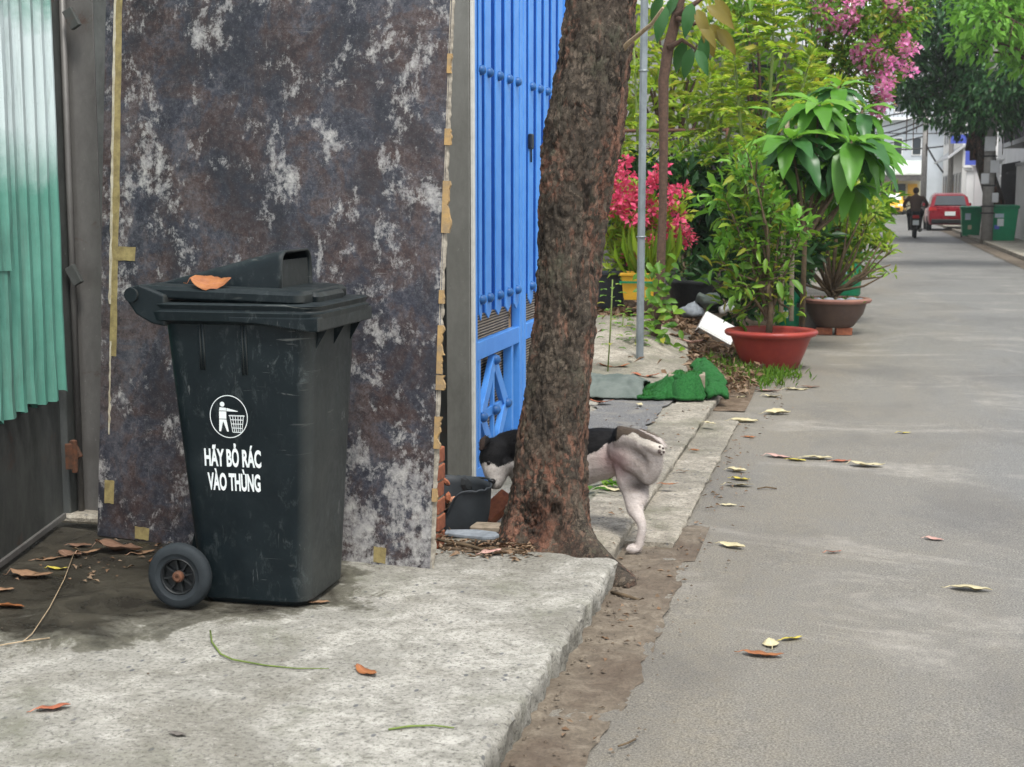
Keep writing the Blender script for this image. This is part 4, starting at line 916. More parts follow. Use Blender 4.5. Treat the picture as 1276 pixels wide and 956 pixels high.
# ================================================================ LEAF BUILDERS
T4=(np.array([(0,0,0),(.42,-.5,.10),(1,0,-.14),(.42,.5,.10)]),[(0,1,2),(0,2,3)])
T6=(np.array([(0,0,0),(.28,-.42,.09),(.70,-.40,.04),(1,0,-.20),(.70,.40,.04),(.28,.42,.09),(.5,0,0)]),[(0,1,6),(1,2,6),(2,3,6),(3,4,6),(4,5,6),(5,0,6)])
class Leaves:
    def __init__(s): s.p=[];s.d=[];s.n=[];s.l=[];s.w=[]
    def add(s,p,d,n,l,w):
        s.p.append(p);s.d.append(d);s.n.append(n);s.l.append(l);s.w.append(w)
    def many(s,P,D,Nn,L,Wd):
        s.p+=list(P);s.d+=list(D);s.n+=list(Nn);s.l+=list(L);s.w+=list(Wd)
    def mesh(s,name,T):
        P=np.array([tuple(x) for x in s.p],float);D=np.array([tuple(x) for x in s.d],float);Nn=np.array([tuple(x) for x in s.n],float);L=np.array(s.l,float);Wd=np.array(s.w,float)
        D/=np.linalg.norm(D,axis=1)[:,None]+1e-9; Sd=np.cross(Nn,D); Sd/=np.linalg.norm(Sd,axis=1)[:,None]+1e-9; U=np.cross(D,Sd)
        tv,tf=T; K=len(tv)
        V=P[:,None,:]+tv[None,:,0,None]*(D*L[:,None])[:,None,:]+tv[None,:,1,None]*(Sd*Wd[:,None])[:,None,:]+tv[None,:,2,None]*(U*L[:,None])[:,None,:]
        n=len(P); Fa=(np.array(tf)[None]+(np.arange(n)*K)[:,None,None]).reshape(-1,3)
        return V.reshape(-1,3),Fa
    def build(s,name,m,parent=None,loc=None,T=T4,kind='stuff'):
        V,Fa=s.mesh(name,T); o0=np.array(org(parent)) if parent is not None else np.array(loc if loc is not None else (0,0,0))
        me=bpy.data.meshes.new(name); me.from_pydata((V-o0).tolist(),[],Fa.tolist()); me.materials.append(m); me.shade_smooth()
        o=bpy.data.objects.new(name,me); COL.objects.link(o)
        if parent is not None: o.parent=parent
        else: o.location=o0
        if kind: o['kind']=kind
        return o
def unit(n): 
    v=rng.normal(size=(n,3)); return v/np.linalg.norm(v,axis=1)[:,None]
def clump(L,c,r,n,ll,ww,up=.3,sq=.8,droop=0):
    u=unit(n); rad=r*(rng.random(n)**.45); P=np.array(c)+u*rad[:,None]*np.array([1,1,sq])
    D=u*1.0+np.array([0,0,up])+rng.normal(size=(n,3))*.5-np.array([0,0,droop]); Nn=np.array([0,0,1])+rng.normal(size=(n,3))*.55+u*.35
    k_=.45+.95*rng.random(n); L.many(P,D,Nn,ll*k_,ww*k_*(.75+.5*rng.random(n)))
def bush(name,label,cat,base,clumps,n,ll,ww,lm,group=None,stem_r=.03,T=T4,wood='twig',up=.3,extra=None,stemtop=None,sq=.8,droop=0,nst=1,fname='foliage',sname='stem'):
    """clumps: list of (centre, radius); stems lead from the base to each clump"""
    t=thing(name,base,label,cat,group); B=Vector(base); b=MB()
    top=Vector(stemtop) if stemtop is not None else B.lerp(Vector(clumps[0][0]),.45)
    b.tube([B,B.lerp(top,.5)+Vector((.02,.01,0)),top],[stem_r,stem_r*.85,stem_r*.7],8)
    L=Leaves()
    tot=sum(r**2 for c,r in clumps)
    for c,r in clumps:
        c=Vector(c); mid=top.lerp(c,.55)+Vector((0,0,-.12*(c-top).length))+Vector(rng.normal(size=3)*.03*(c-top).length)
        b.tube([top-Vector((0,0,stem_r)),mid,c],[stem_r*.55,stem_r*.35,stem_r*.12],6)
        for q in range(3):
            e=c+Vector(unit(1)[0])*r*.9; b.tube([c.lerp(mid,.3),c.lerp(e,.5),e],[stem_r*.2,stem_r*.13,stem_r*.05],4)
        clump(L,c,r,max(4,int(n*r*r/tot)),ll,ww,up,sq,droop)
    if extra: extra(L,b)
    b.build(sname,M[wood],t,smooth=True); L.build(fname,M[lm],t,T=T); return t
def frond(L,b,p,d,ln,np_,ll,ww,droop=.5,sr_=.006):
    p=Vector(p); d=Vector(d).normalized(); pts=[]
    for i in range(np_+1):
        t=i/np_; q=p+d*ln*t-Vector((0,0,1))*droop*ln*t*t; pts.append(q)
    b.tube(pts,[sr_*(1-.7*i/np_) for i in range(np_+1)],4,cap=False)
    for i in range(1,np_+1):
        tg=(pts[i]-pts[i-1]).normalized(); sd=tg.cross(Vector((0,0,1))); 
        if sd.length<.05: sd=Vector((1,0,0))
        sd.normalize(); k=1-.35*abs(i/np_-.4)*2
        for s in (-1,1):
            dd=sd*s+tg*.55+Vector((0,0,.12))+Vector(rng.normal(size=3)*.12)
            L.add(pts[i],dd,Vector((0,0,1))+Vector(rng.normal(size=3)*.25),ll*k,ww*k)
    L.add(pts[-1],tg,Vector((0,0,1)),ll*.8,ww)

# ================================================================ STREET-SIDE PLANTS AND THINGS
YP=12.8
# steel pole and slender tree
q=gz(797,455,.12); q1=gy(803,0,q.y)
t=thing('street_pole',(q.x,q.y,.06),'thin grey galvanised steel pole standing close to the slender tree','pole')
b=MB(); w_=.026; 
pm=Matrix.Translation((q.x,q.y,0))@Matrix.Rotation(math.atan2((q1.x-q.x),(q1.z)),4,'Y')@Matrix.Rotation(.5,4,'Z'); b.box((-w_,-w_,.05),(w_,w_,5.6),pm); bevel(b.build('shaft',M['pole'],t),.01,2)
for z in (1.15,2.45,3.2):
    b=MB(); b.tube([pm@Vector((w_*1.05*_c(a)*1.3,w_*1.3*_s(a),z)) for a in np.linspace(0,2*PI,14)],.006,5); b.build('wire_band',M['pole'],t)
tt=thing('slender_tree',(gz(812,455,.12).x,12.9,.12),'slender brown tree with a smooth leaning stem just right of the grey pole','tree')
pp=[(812,458),(818,400),(823,330),(826,260),(827,180),(827,100),(833,60),(843,20),(850,-10),(858,-60)]
b=MB(); P_=[gy(x,y,12.9-.0*y) for x,y in pp]; b.tube(P_,[.060,.046,.040,.038,.040,.044,.050,.046,.042,.04],14); b.v=[(x+.006*fbm(x*20,y*20,z*12),y+.006*fbm(z*14,y*20),z) for x,y,z in b.v]; b.build('trunk',M['bark2'],tt,smooth=True)
b=MB(); br=[[(843,20),(870,2),(900,-25)],[(843,22),(862,30),(880,28)],[(833,60),(850,50),(868,62)]]
for r_ in br: b.tube([gy(x,y,12.85) for x,y in r_],[.03,.02,.010],7)
b.build('branch',M['bark2'],tt,smooth=True)
def big_leaf_mesh(name,m,L=.3,Wd=.11,fold=.25,curl=.35,nu=9):
    vs=[];fs=[]
    for i in range(nu):
        t=i/(nu-1); w=Wd*.5*(_s(PI*min(1,t**.8))**.8)*(1-.15*t)+.002; x=L*t*(1-.06*t); z=-curl*L*t*t
        wv=.05*Wd*_s(t*19)
        vs+=[(x,-w,z+fold*w+wv),(x,-w*.5,z+fold*.35*w),(x,0,z),(x,w*.5,z+fold*.35*w),(x,w,z+fold*w-wv)]
    for i in range(nu-1):
        for k in range(4): a=i*5+k; fs.append((a,a+1,a+6,a+5))
    me=bpy.data.meshes.new(name); me.from_pydata(vs,[],fs); me.shade_smooth(); me.materials.append(m); return me
def place_leaf(me,p,d,n,parent,s=1,name='leaf'):
    d=Vector(d).normalized(); n=Vector(n); y=n.cross(d).normalized(); z=d.cross(y)
    o=bpy.data.objects.new(name,me); COL.objects.link(o); o.parent=parent
    mt=Matrix((d,y,z)).transposed().to_4x4(); o.rotation_euler=mt.to_euler(); o.location=Vector(p)-org(parent); o.scale=(s,s,s); return o
mbz=[big_leaf_mesh('bronze_leaf',M['lf_brown'],.30,.115),big_leaf_mesh('dull_leaf',M['lf_bigdk'],.30,.12)]
for i,(x,y,dx,dz,k) in enumerate([(868,62,.5,-.9,1),(862,60,-.3,-1,1),(855,52,-.5,-.9,1),(872,28,.6,-.7,0),(878,30,.3,-.9,0),(885,30,.7,-.8,0),(868,12,.4,-.8,0),(880,8,.9,-.5,0),(890,0,.8,-.7,0),(862,4,-.2,-1,1),(845,-5,-.6,-.8,1),(825,-4,-.5,-.9,1),(830,8,-.3,-1,1),(876,45,.1,-1,1),(893,36,.9,-.9,0)]):
    place_leaf(mbz[k],gy(x,y,12.75+.1*(i%3)),(dx,-.3+.25*(i%3),dz),(0.1*(i%2),-.9,.5),tt,.8+.3*((i*7)%5)/5)
# vine and sucker leaves on the slender tree
L=Leaves(); b=MB()
vp=[gy(x,y,12.78) for x,y in [(806,455),(800,430),(818,405),(812,385),(826,365),(815,345),(822,325)]]; b.tube(vp,.006,5)
for k in range(90):
    px=rng.choice([806,812,820,826,832,838]); py=rng.uniform(322,440); p=gy(px+rng.normal()*7,py,12.72+rng.normal()*.05)
    L.add(p,(rng.normal(),-.5,rng.normal()*.4-.2),(rng.normal()*.4,-1,.7),.085+.04*rng.random(),.055)
b2=L.build('foliage',M['lf_mid'],tt,T=T6); b.build('vine_stem',M['greenstem'],tt,smooth=True)

# red bowl pot and its shrub
def pot(name,label,c,r,h,m,rimm=None,prof=None,group=None,lip=.04):
    t=thing(name,c,label,'plant pot',group)
    pr=prof or [(.60,0),(.64,.03),(.78,.40),(.92,.80),(.95,.88)]
    p=[(.0,.0)]+[(a*r,b_*h) for a,b_ in pr]; p+=[(p[-1][0]-.025,p[-1][1]),(p[-1][0]-.05,p[-1][1]-.10*h)]
    MB().lathe(p,c,48).build('bowl',m,t,smooth=True,angle=40)
    R_=pr[-1][0]*r; z=pr[-1][1]*h
    MB().lathe([(R_-.02,z-.012),(R_+lip*.7,z-.012),(R_+lip,z+.006),(R_+lip,z+.022),(R_+lip*.7,z+.034),(R_-.012,z+.036),(R_-.03,z+.02),(R_-.035,z-.03)],c,48).build('rim',rimm or m,t,smooth=True,angle=50)
    b=MB(); b.grid(lambda u,v:(c[0]+(R_-.015)*(u)*_c(v*2*PI),c[1]+(R_-.015)*u*_s(v*2*PI),c[2]+z-.035+.02*fbm(u*5*_c(v*2*PI)+c[0],u*5*_s(v*2*PI))*u*(1.2-u)*3),12,40); b.build('soil',M['dirt'],t,smooth=True)
    return t
rc=gz(958,463,0.0); rc=Vector((rc.x,rc.y+.22,.008))
PX=1850/rc.y/.974
rp=pot('red_pot','glossy red round bowl pot holding a leafy green shrub by the road edge',rc,.370,.335,M['terra'],lip=.045)
cl=[]
for (x,y,r_) in [(925,215,.19),(905,240,.15),(945,235,.20),(960,265,.18),(925,275,.20),(905,265,.12),(985,280,.14),(950,300,.2),(920,310,.17),(975,310,.14),(900,330,.13),(945,335,.18),(925,355,.15),(970,345,.12),(905,375,.12),(935,385,.14),(985,385,.10),(895,355,.09),(1000,285,.08),(965,375,.12),(935,200,.13),(915,395,.08)]:
    p=gy(x,y,rc.y+rng.normal()*.13); cl.append((p,r_))
def spines(L,b):
    for (x,y,x2,y2) in [(955,400,925,205),(955,395,948,215),(957,400,975,262),(955,385,905,250),(957,400,1000,290),(955,395,900,325)]:
        a=gy(x,y,rc.y); c=gy(x2,y2,rc.y+rng.normal()*.1); m=a.lerp(c,.5)+Vector((0,0,.04)); b.tube([a,m,c],[.016,.011,.005],6)
        for k in range(34):
            t=.25+.75*k/34; p=a.lerp(c,t); an=k*2.4; L.add(p,(_c(an),_s(an),.35),(0,0,1),.12+.03*rng.random(),.036)
sb=bush('potted_shrub','bushy bright green shrub with narrow oval leaves growing from the glossy red bowl','shrub',(rc.x-.02,rc.y,rc.z+.27),cl,620,.125,.042,'lf_mid',None,.030,T6,'twig',.35,spines,gy(957,350,rc.y))
Lt=Leaves(); [clump(Lt,gy(x,y,rc.y-.08),.11,20,.12,.045,.5) for x,y in [(925,205),(900,240),(985,275),(1000,283),(890,255),(940,215),(960,250),(905,300)]]; Lt.build('young_leaves',M['lf_bright'],sb,T=T6)
# grey pot and green bucket behind
c=gz(1003,412,.03); c=Vector((c.x+.05,c.y+.1,.03)); pot('grey_pot','small weathered grey concrete pot squeezed between the red and brown pots',c,.19,.30,M['greypot'],lip=.03)
c2=gz(974,410,.05); c2=Vector((c2.x+.06,c2.y+.15,.05))
t=thing('green_bucket',c2,'round green plastic bucket standing behind the glossy red bowl','bucket')
MB().lathe([(0,0),(.135,0),(.155,.40),(.170,.405),(.172,.43),(.158,.435),(.150,.40)],c2,32).build('bucket_wall',M['green'],t,smooth=True,angle=40)
MB().lathe([(0,.385),(.152,.385)],c2,24).build('soil',M['dirt'],t)
b=MB(); 
for k in range(3):
    x0=c2.x-.05+.035*k; b.box((x0,c2.y-.165,c2.z+.12),(x0+.02,c2.y-.160,c2.z+.20)); 
o=b.build('printed_mark',M['print'],t); o['kind']='stuff'
# brown bonsai pot with stand bricks
bc=gz(1040,418,.0); bc=Vector((bc.x,bc.y+.15,.08))
pot('brown_pot','wide brown bowl pot with a pinkish rim holding a spreading variegated shrub',bc,.335,.31,M['brownpot'],M['rimpot'],[(.50,0),(.56,.02),(.62,.10),(.86,.45),(.96,.80),(.97,.88)],lip=.05)
for k,(dx,lab) in enumerate(((-.11,'red brick under the left side of the wide brown pot'),(.09,'red brick under the right side of the wide brown pot'))): brick((bc.x+dx,bc.y-.1,.04),(0,0,.2*k),lab,.17,.1,.075,'bricks under the wide brown pot')
cl=[]
for (x,y,r_) in [(1000,240,.2),(1030,225,.22),(1060,245,.22),(1085,262,.18),(1010,270,.2),(1045,275,.2),(1075,290,.15),(1098,300,.12),(990,300,.16),(1020,305,.15),(1105,305,.09),(1110,312,.07),(1058,320,.1),(975,335,.13),(1000,350,.12),(1108,340,.06),(1080,345,.05)]:
    cl.append((gy(x,y,bc.y+rng.normal()*.2),r_))
def sp2(L,b):
    a=gy(1037,372,bc.y)
    for (mx,my,x2,y2) in [(1020,330,985,270),(1030,320,1010,250),(1040,310,1045,240),(1050,320,1075,265),(1065,345,1110,330),(1060,350,1100,345),(1075,340,1098,302),(1015,345,975,320)]:
        b.tube([a,gy(mx,my,bc.y),gy(x2,y2,bc.y+rng.normal()*.1)],[.026,.016,.007],6)
bush('variegated_shrub','spreading shrub with pale yellow-edged leaves and bare lower branches in the wide brown pot','shrub',(bc.x,bc.y,bc.z+.25),cl,1000,.095,.038,'lf_yel',None,.035,T4,'twig',.3,sp2,gy(1036,360,bc.y))
L=Leaves()
for k in range(120): L.add((bc.x+rng.uniform(-.26,.26),bc.y+rng.uniform(-.26,.26),bc.z+.255),(rng.normal(),rng.normal(),1.2),(rng.normal(),rng.normal(),.3),.08,.03)
tag(L.build('pot_weeds',M['lf_mid'],loc=(bc.x,bc.y,bc.z+.25)),'low green weeds covering the soil of the wide brown pot','weeds')
for k,(dx,dy,s) in enumerate([(-.22,-.25,.06),(-.08,-.30,.07),(.06,-.29,.06),(.2,-.24,.075),(.3,-.12,.05)]):
    o=blob('pebble',M['stone'],Vector((bc.x+dx*.85,bc.y+dy*.8,bc.z+.285)),(s,s*.8,s*.6),None); tag(o,['leftmost','second from left','middle','second from right','rightmost'][k]+' rounded stone on the soil of the wide brown pot','stone','stones on the soil of the wide brown pot')
# green bin stub behind the brown pot
c=gz(1053,372,0); c=Vector((c.x,c.y+.6,.0))
t=thing('green_drum',c,'green plastic drum with pale blue labels behind the wide brown pot','drum')
MB().lathe([(0,0),(.19,0),(.215,.03),(.225,.80),(.235,.81),(.235,.85),(0,.86)],c,28).build('drum_wall',M['green'],t,smooth=True,angle=40)
M['plabel']=simple('pale_blue_label',(.35,.5,.62),(.6,.66,.7),25,.6)
for z0 in (.30,.56):
    b=MB(); b.grid(lambda u,v:(c.x+.2305*_s(-.75+u*.8),c.y-.2305*_c(-.75+u*.8),c.z+z0+v*.18),8,3); b.build('paper_label',M['plabel'],t)

# broad-leaved plant: rosettes of large leaves
YB_=14.2; base=gz(1003,385,.1); base=Vector((gy(1000,380,YB_).x,YB_,.15))
bl=thing('broad_leaf_plant',base,'tall plant with rosettes of large drooping glossy leaves above the pots','plant')
mA=[big_leaf_mesh('broad_leaf',M['lf_big'],.50,.21,.3,.50,13),big_leaf_mesh('old_broad_leaf',M['lf_bigdk'],.52,.21,.3,.35,13),big_leaf_mesh('light_broad_leaf',M['lf_bright'],.46,.16,.3,.5,13)]
ros=[(985,175,14.0,14,1.0),(1062,178,14.1,13,1.0),(1020,132,14.25,13,.85),(1040,150,14.5,8,.8),(1000,215,14.35,7,.8),(1075,140,14.4,7,.75),(975,150,14.6,6,.7),(968,205,14.1,8,.75),(1035,205,14.3,9,.75),(1062,232,14.2,8,.7),(1000,250,14.4,7,.65),(1085,195,14.5,8,.75),(945,185,14.5,6,.65),(1030,250,14.5,6,.6),(1045,110,14.6,8,.7)]
b=MB()
for (x,y,yy,nl,s) in ros:
    c=gy(x,y,yy); a=gy(1003,300,YB_); b.tube([base,a,a.lerp(c,.5)+Vector((.03,0,-.05)),c+Vector((0,0,.02))],[.030,.022,.015,.009],7)
    for k in range(int(nl*1.55)):
        an=k*2.4+x; el=rng.uniform(-.95,.15) if k>nl*.35 else rng.uniform(.1,.9); d=(_c(an)*_c(el),_s(an)*_c(el)*.8-.12,_s(el)*.8)
        kk=2 if el>.15 else (1 if rng.random()<.42 else 0)
        place_leaf(mA[kk],c+Vector(d)*.03,d,(0,-.25,1),bl,s*rng.uniform(.75,1.12))
b.build('stem',M['twig'],bl,smooth=True)
st=[(965,340,975,150,'pale wooden stake tied behind the left rosette of the broad-leaved plant'),(978,385,982,235,'short pale wooden stake rising from the green bucket')]
for x,y,x2,y2,lab in st:
    a=gy(x+8,400,14.5); c=gy(x2+6,y2,14.5); b=MB(); b.tube([a,c],.022,6); tag(b.build('plant_stake',M['stake'],loc=a,smooth=True),lab,'stake','stakes among the potted plants')

# upright yellow-green frond shrubs
def frond_shrub(label,stems,yy,n,ll,lm='lf_yel',fl=.5,grp='tall yellow-green frond shrubs'):
    x0,y0=stems[0][0]; base=gy(x0,y0,yy); base=Vector((base.x,yy,.3)); t=thing('frond_shrub',base,label,'shrub',grp); L=Leaves(); b=MB()
    for pts in stems:
        P=[gy(x,y,yy+rng.normal()*.15) for x,y in pts]; P[0]=base.lerp(P[0],.3); b.tube([base]+P,[.03]+[.022-.014*i/len(P) for i in range(len(P))],6)
        top=P[-1]; prv=P[-2]
        n2=int(n*.78)
        for k in range(n2):
            t_=(k/n2); p=prv.lerp(top,t_) if len(P)>1 else top; an=k*2.4+pts[0][0]; el=.15+.75*t_
            frond(L,b,p,(_c(an),_s(an),el),fl*(1.05-.5*t_),9,ll,ll*.34,.45*(1-.4*t_))
        for k in range(8): L.add(top,(rng.normal()*.5,rng.normal()*.5,1),(rng.normal(),rng.normal(),.3),ll,ll*.3)
    b.build('stem',M['greenstem'],t,smooth=True); L.build('foliage',M[lm],t,T=T4); return t
frond_shrub('tallest yellow-green frond shrub with an upright feathery tip above the broad leaves',[[(945,300),(955,200),(963,60),(965,8)],[(945,300),(925,180),(915,70)],[(950,300),(990,150),(1010,70)]],15.6,22,.15,fl=.42)
frond_shrub('feathery yellow-green shrub filling the space right of the slender tree',[[(880,320),(880,200),(885,90)],[(880,320),(860,220),(855,130)],[(885,320),(905,180),(925,110)],[(885,310),(900,140),(900,30)]],16.6,18,.14,fl=.5)
frond_shrub('yellow-green frond shrub seen between the trunk and the grey pole',[[(770,330),(775,200),(778,120)],[(775,330),(795,190),(790,60)],[(770,330),(765,240),(768,170)]],17.0,16,.13,fl=.4)
frond_shrub('darker arching frond shrub low behind the slender tree',[[(850,330),(845,260),(848,190)],[(855,330),(870,240),(885,190)]],16.0,16,.15,'lf_mid',.45)
frond_shrub('frond shrub with arching branches right of the concrete house corner',[[(980,300),(1000,150),(1015,90)],[(985,300),(1025,160),(1045,105)]],16.8,16,.14,fl=.45)

# pink flowering bush in the black pot
fc=gy(768,384,14.4); fc=Vector((fc.x,14.4,fc.z))
pot('black_pot','big tapered black rubber pot under the bright pink flowers',fc,.24,.36,M['bpot'],None,[(.72,0),(.75,.03),(.97,.9),(1.0,.95)],lip=.02)
cl=[]
for (x,y,r_) in [(765,260,.2),(785,245,.18),(800,265,.2),(770,300,.22),(795,300,.2),(820,285,.18),(845,270,.12),(815,315,.18),(775,330,.17),(835,300,.13),(755,285,.15),(800,335,.15),(850,250,.09),(760,235,.12)]:
    cl.append((gy(x,y,14.4+rng.normal()*.15),r_))
fb=bush('flowering_bush','leafy bush with bright pink flower heads rising from the black rubber pot','bush',(fc.x,fc.y,fc.z+.32),cl,1500,.10,.04,'lf_yel',None,.03,T4,'twig',.4,None,gy(775,330,14.4))
def flowers(pts,m,parent,yy,r,nn,ll,jit=.12):
    L=Leaves()
    for (x,y) in pts: clump(L,gy(x,y,yy+rng.normal()*jit),r*rng.uniform(.7,1.2),nn,ll,ll*.75,.3,.75)
    return L.build('flower_head',m,parent,T=T4)
flowers([(783,222),(772,228),(766,236),(762,250),(768,255),(775,246),(782,250),(790,246),(800,241),(818,222),(822,228),(833,243),(834,256),(845,278),(852,290),(833,288),(828,300),(800,275),(808,280),(788,320),(797,250),(778,200),(758,262),(795,238),(806,232),(812,258),(776,262),(786,272),(820,262),(842,262),(812,300),(856,300),(770,214),(826,210),(848,236)],M['pinkflower'],fb,14.15,.08,46,.05)
c=gy(798,387,13.9); c=Vector((c.x,13.9,c.z))
t=thing('yellow_tub',c,'square yellow plastic tub wedged between the black pot and the slender tree','tub')
b=MB(); b.loft([[(c.x+sx*r_,c.y+sy*r_,c.z+z) for sx,sy in ((-1,-1),(1,-1),(1,1),(-1,1))] for r_,z in ((.13,0),(.16,.33),(.175,.33),(.175,.36),(.155,.36),(.15,.3))],cap=False); bevel(b.build('tub_wall',M['yellowtub'],t),.01); b=MB(); b.box((c.x-.176,c.y-.178,c.z+.265),(c.x+.176,c.y-.168,c.z+.285)); b.build('green_band',M['green'],t); b=MB(); b.box((c.x-.14,c.y-.14,c.z+.0),(c.x+.14,c.y+.14,c.z+.30)); b.build('soil',M['dirt'],t)
L=Leaves(); b=MB()
for k in range(60):
    an=rng.uniform(0,2*PI); p=Vector((c.x+.08+rng.normal()*.08,c.y-.05,c.z+.33)); L.add(p,(_c(an)*.8,_s(an)*.5-.3,1.1),(_c(an),_s(an),-.4),.45*rng.uniform(.6,1.2),.022)
tag(L.build('strap_plant',M['lf_yel'],loc=(c.x,c.y,c.z+.3),T=T6),'yellowish strap-leaved plant spilling over the yellow tub','plant')
c=gy(868,382,15.2); c=Vector((c.x,15.2,c.z)); pot('black_basin','low wide black basin in shade behind the slender tree',c,.30,.26,M['black'],None,[(.8,0),(.85,.05),(1,.95)],lip=.02)
# dark shrubs
for lab,cs,yy,nn,lm in [
  ('dark glossy shrub in the shade behind the black basin',[(850,230,.3),(880,250,.32),(865,290,.3),(895,300,.25),(840,270,.25),(900,225,.3),(880,335,.25),(920,260,.3),(855,335,.2)],16.2,1500,'lf_dark'),
  ('dark green shrub low behind the red bowl and the foam box',[(930,300,.3),(900,340,.25),(945,350,.3),(975,330,.3),(920,385,.2),(1000,300,.3)],15.6,1300,'lf_dark'),
  ('dense green shrub behind the spreading variegated shrub',[(1000,250,.4),(1040,260,.4),(1070,280,.35),(1090,250,.25),(1020,310,.35),(1060,320,.3),(985,290,.35)],17.5,1700,'lf_mid'),
  ('dark bush filling the corner behind the pink flowers',[(765,215,.3),(790,225,.3),(820,240,.35),(765,270,.3),(800,290,.3)],16.8,1400,'lf_dark')]:
    cl=[(gy(x,y,yy+rng.normal()*.2),r_) for x,y,r_ in cs]; c0=gy(cs[0][0],380,yy)
    bush('garden_shrub',lab,'shrub',(c0.x,yy,.3),cl,nn,.16,.06,lm,'leafy shrubs at the back of the planted bank',.03,T4)
# white foam box tipped against the heap
c=gy(893,412,13.9); t=thing('foam_box',c,'white foam box lid tipped against the dry leaf heap left of the red bowl','box')
fm=Matrix.Translation(c)@Matrix.Rotation(R(24),4,'Y')@Matrix.Rotation(R(-38),4,'X')@Matrix.Rotation(R(8),4,'Z')@Matrix.Diagonal((.8,.8,.8,1))
for nm,a_,b_ in (('base_panel',(-.19,.05,-.105),(.19,.075,.105)),('side_panel',(-.215,-.08,-.125),(-.19,.075,.125)),('side_panel',(.19,-.08,-.125),(.215,.075,.125)),('side_panel',(-.19,-.08,.105),(.19,.075,.125)),('side_panel',(-.19,-.08,-.125),(.19,.075,-.105))):
    b=MB(); b.box(a_,b_,fm@Matrix.Rotation(PI,4,'Z')); bevel(b.build(nm,M['foam'],t),.006)
for k,(x,y,s,lab,mt) in enumerate([(882,362,.13,'dark grey rubbish bag slumped behind the foam box','tarp'),(905,372,.09,'pale crumpled plastic sheet behind the foam box','foam'),(862,376,.13,'dull boulder in shade left of the foam box','stone')]):
    o=blob('rubbish_bag' if k==0 else ('plastic_sheet' if k==1 else 'boulder'),M[mt],gy(x,y+12,14.6),(s,s*.7,s*.5),None,18); 
    me=o.data
    for v in me.vertices: v.co+=v.normal*.5*0+Vector((.03*fbm(v.co.x*12,v.co.z*12,k),.03*fbm(v.co.z*12,v.co.y*12,k),.05*fbm(v.co.x*9,v.co.y*9,k+3)))
    tag(o,lab,['bag','plastic sheet','boulder'][k])

# mats: green turf thrown over a concrete block, grey tarp beside
bp=gz(862,500,.06)
blk=MB(); blk.box((-.13,-.09,0),(.13,.09,.17)); o=blk.build('concrete_block',M['wood']); o.location=(bp.x-.06,bp.y+.20,.062); o.rotation_euler=(0,0,.1); bevel(o,.01); tag(o,'weathered block sticking out from under the green turf mat','block')
def drape(name,label,cat,fn,nu,nv,m,th=.012,loc=None):
    b=MB(); b.grid(fn,nu,nv); o=b.build(name,m,loc=loc,smooth=True,fix=False); md=o.modifiers.new('s','SOLIDIFY'); md.thickness=th; md.offset=1; return tag(o,label,cat)
cx,cy=bp.x-.08,bp.y+.18
FD=[]
random.seed(21)
for k in range(13):
    a_=k/13*2*PI+random.uniform(-.25,.25); FD.append((a_,random.uniform(.35,1.5),random.uniform(.02,.038),random.uniform(.03,.07),random.uniform(-.8,.8)))
def turf(u,v):
    x=cx-.30+.46*u; y=cy-.25+.62*v
    dx=(x-cx-.02); dy=(y-cy-.02); rr_=math.sqrt(dx*dx/.028+dy*dy/.032); h=.165/(1+rr_**4.5)
    for a_,ln_,w_f,hf,bn_ in FD:
        al=dx*_c(a_)+dy*_s(a_); ac=-dx*_s(a_)+dy*_c(a_)-bn_*al*al
        if al>.03: h+=hf*.8*math.exp(-(ac/w_f)**2)*min(1,(al-.03)/.09)*math.exp(-(al/(.16*ln_+.1))**4)
    h=.19*math.tanh(h/.19)+.004*fbm(x*30,y*30,5)
    e=min(u,1-u,v,1-v); h*=min(1,e*8+.12); return (x+.06*fbm(y*6,1),y+.06*fbm(x*6,9),.072+max(0,h))
drape('turf_mat','bright green artificial turf mat bunched over a block by the kerb','mat',turf,90,90,M['turf'],.02,(cx,cy,.07))
L=Leaves()
for k in range(5000):
    p=turf(rng.random(),rng.random()); L.add((p[0],p[1],p[2]+.012),(rng.normal()*.6,rng.normal()*.6,1),(rng.normal(),rng.normal(),.2),.014+.010*rng.random(),.004)
tf_=L.build('turf_pile',M['grass2'],bpy.data.objects['turf_mat'])
def turf2(u,v):
    s=u*.62; x=cx+.06+.17*u+.03*_s(u*3)+(v-.5)*.12; y=cy+.62-.70*u+(v-.5)*.10; h=.14*(1-u)**.6+.05*_s(v*PI)*(1-.4*u); return (x+.02*fbm(s*8,v*3),y+.04*fbm(s*6,v*4,2),.06+h+.015*fbm(s*14,v*5))
drape('turf_strip','rolled strip of green turf trailing from the bunched mat down to the kerb','mat',turf2,60,14,M['turf'],.03,(cx+.2,cy+.2,.07))
def tarp(u,v):
    x=cx-1.0+.72*u; y=cy-.22+.62*v; h=.10*max(0,_s(u*PI*.9+.2))*max(0,_s(v*PI))*1.2+.03*abs(fbm(x*5,y*5,3))+.07*math.exp(-((u-.95)/.2)**2)*_s(v*PI); return (x+.04*fbm(y*5,1),y+.04*fbm(x*5,4)-.1*u*0,.066+h)
drape('ground_tarp','grey-green tarp spread flat beside the bunched green turf','tarp',tarp,60,50,M['tarp'],.006,(cx-.7,cy,.07))

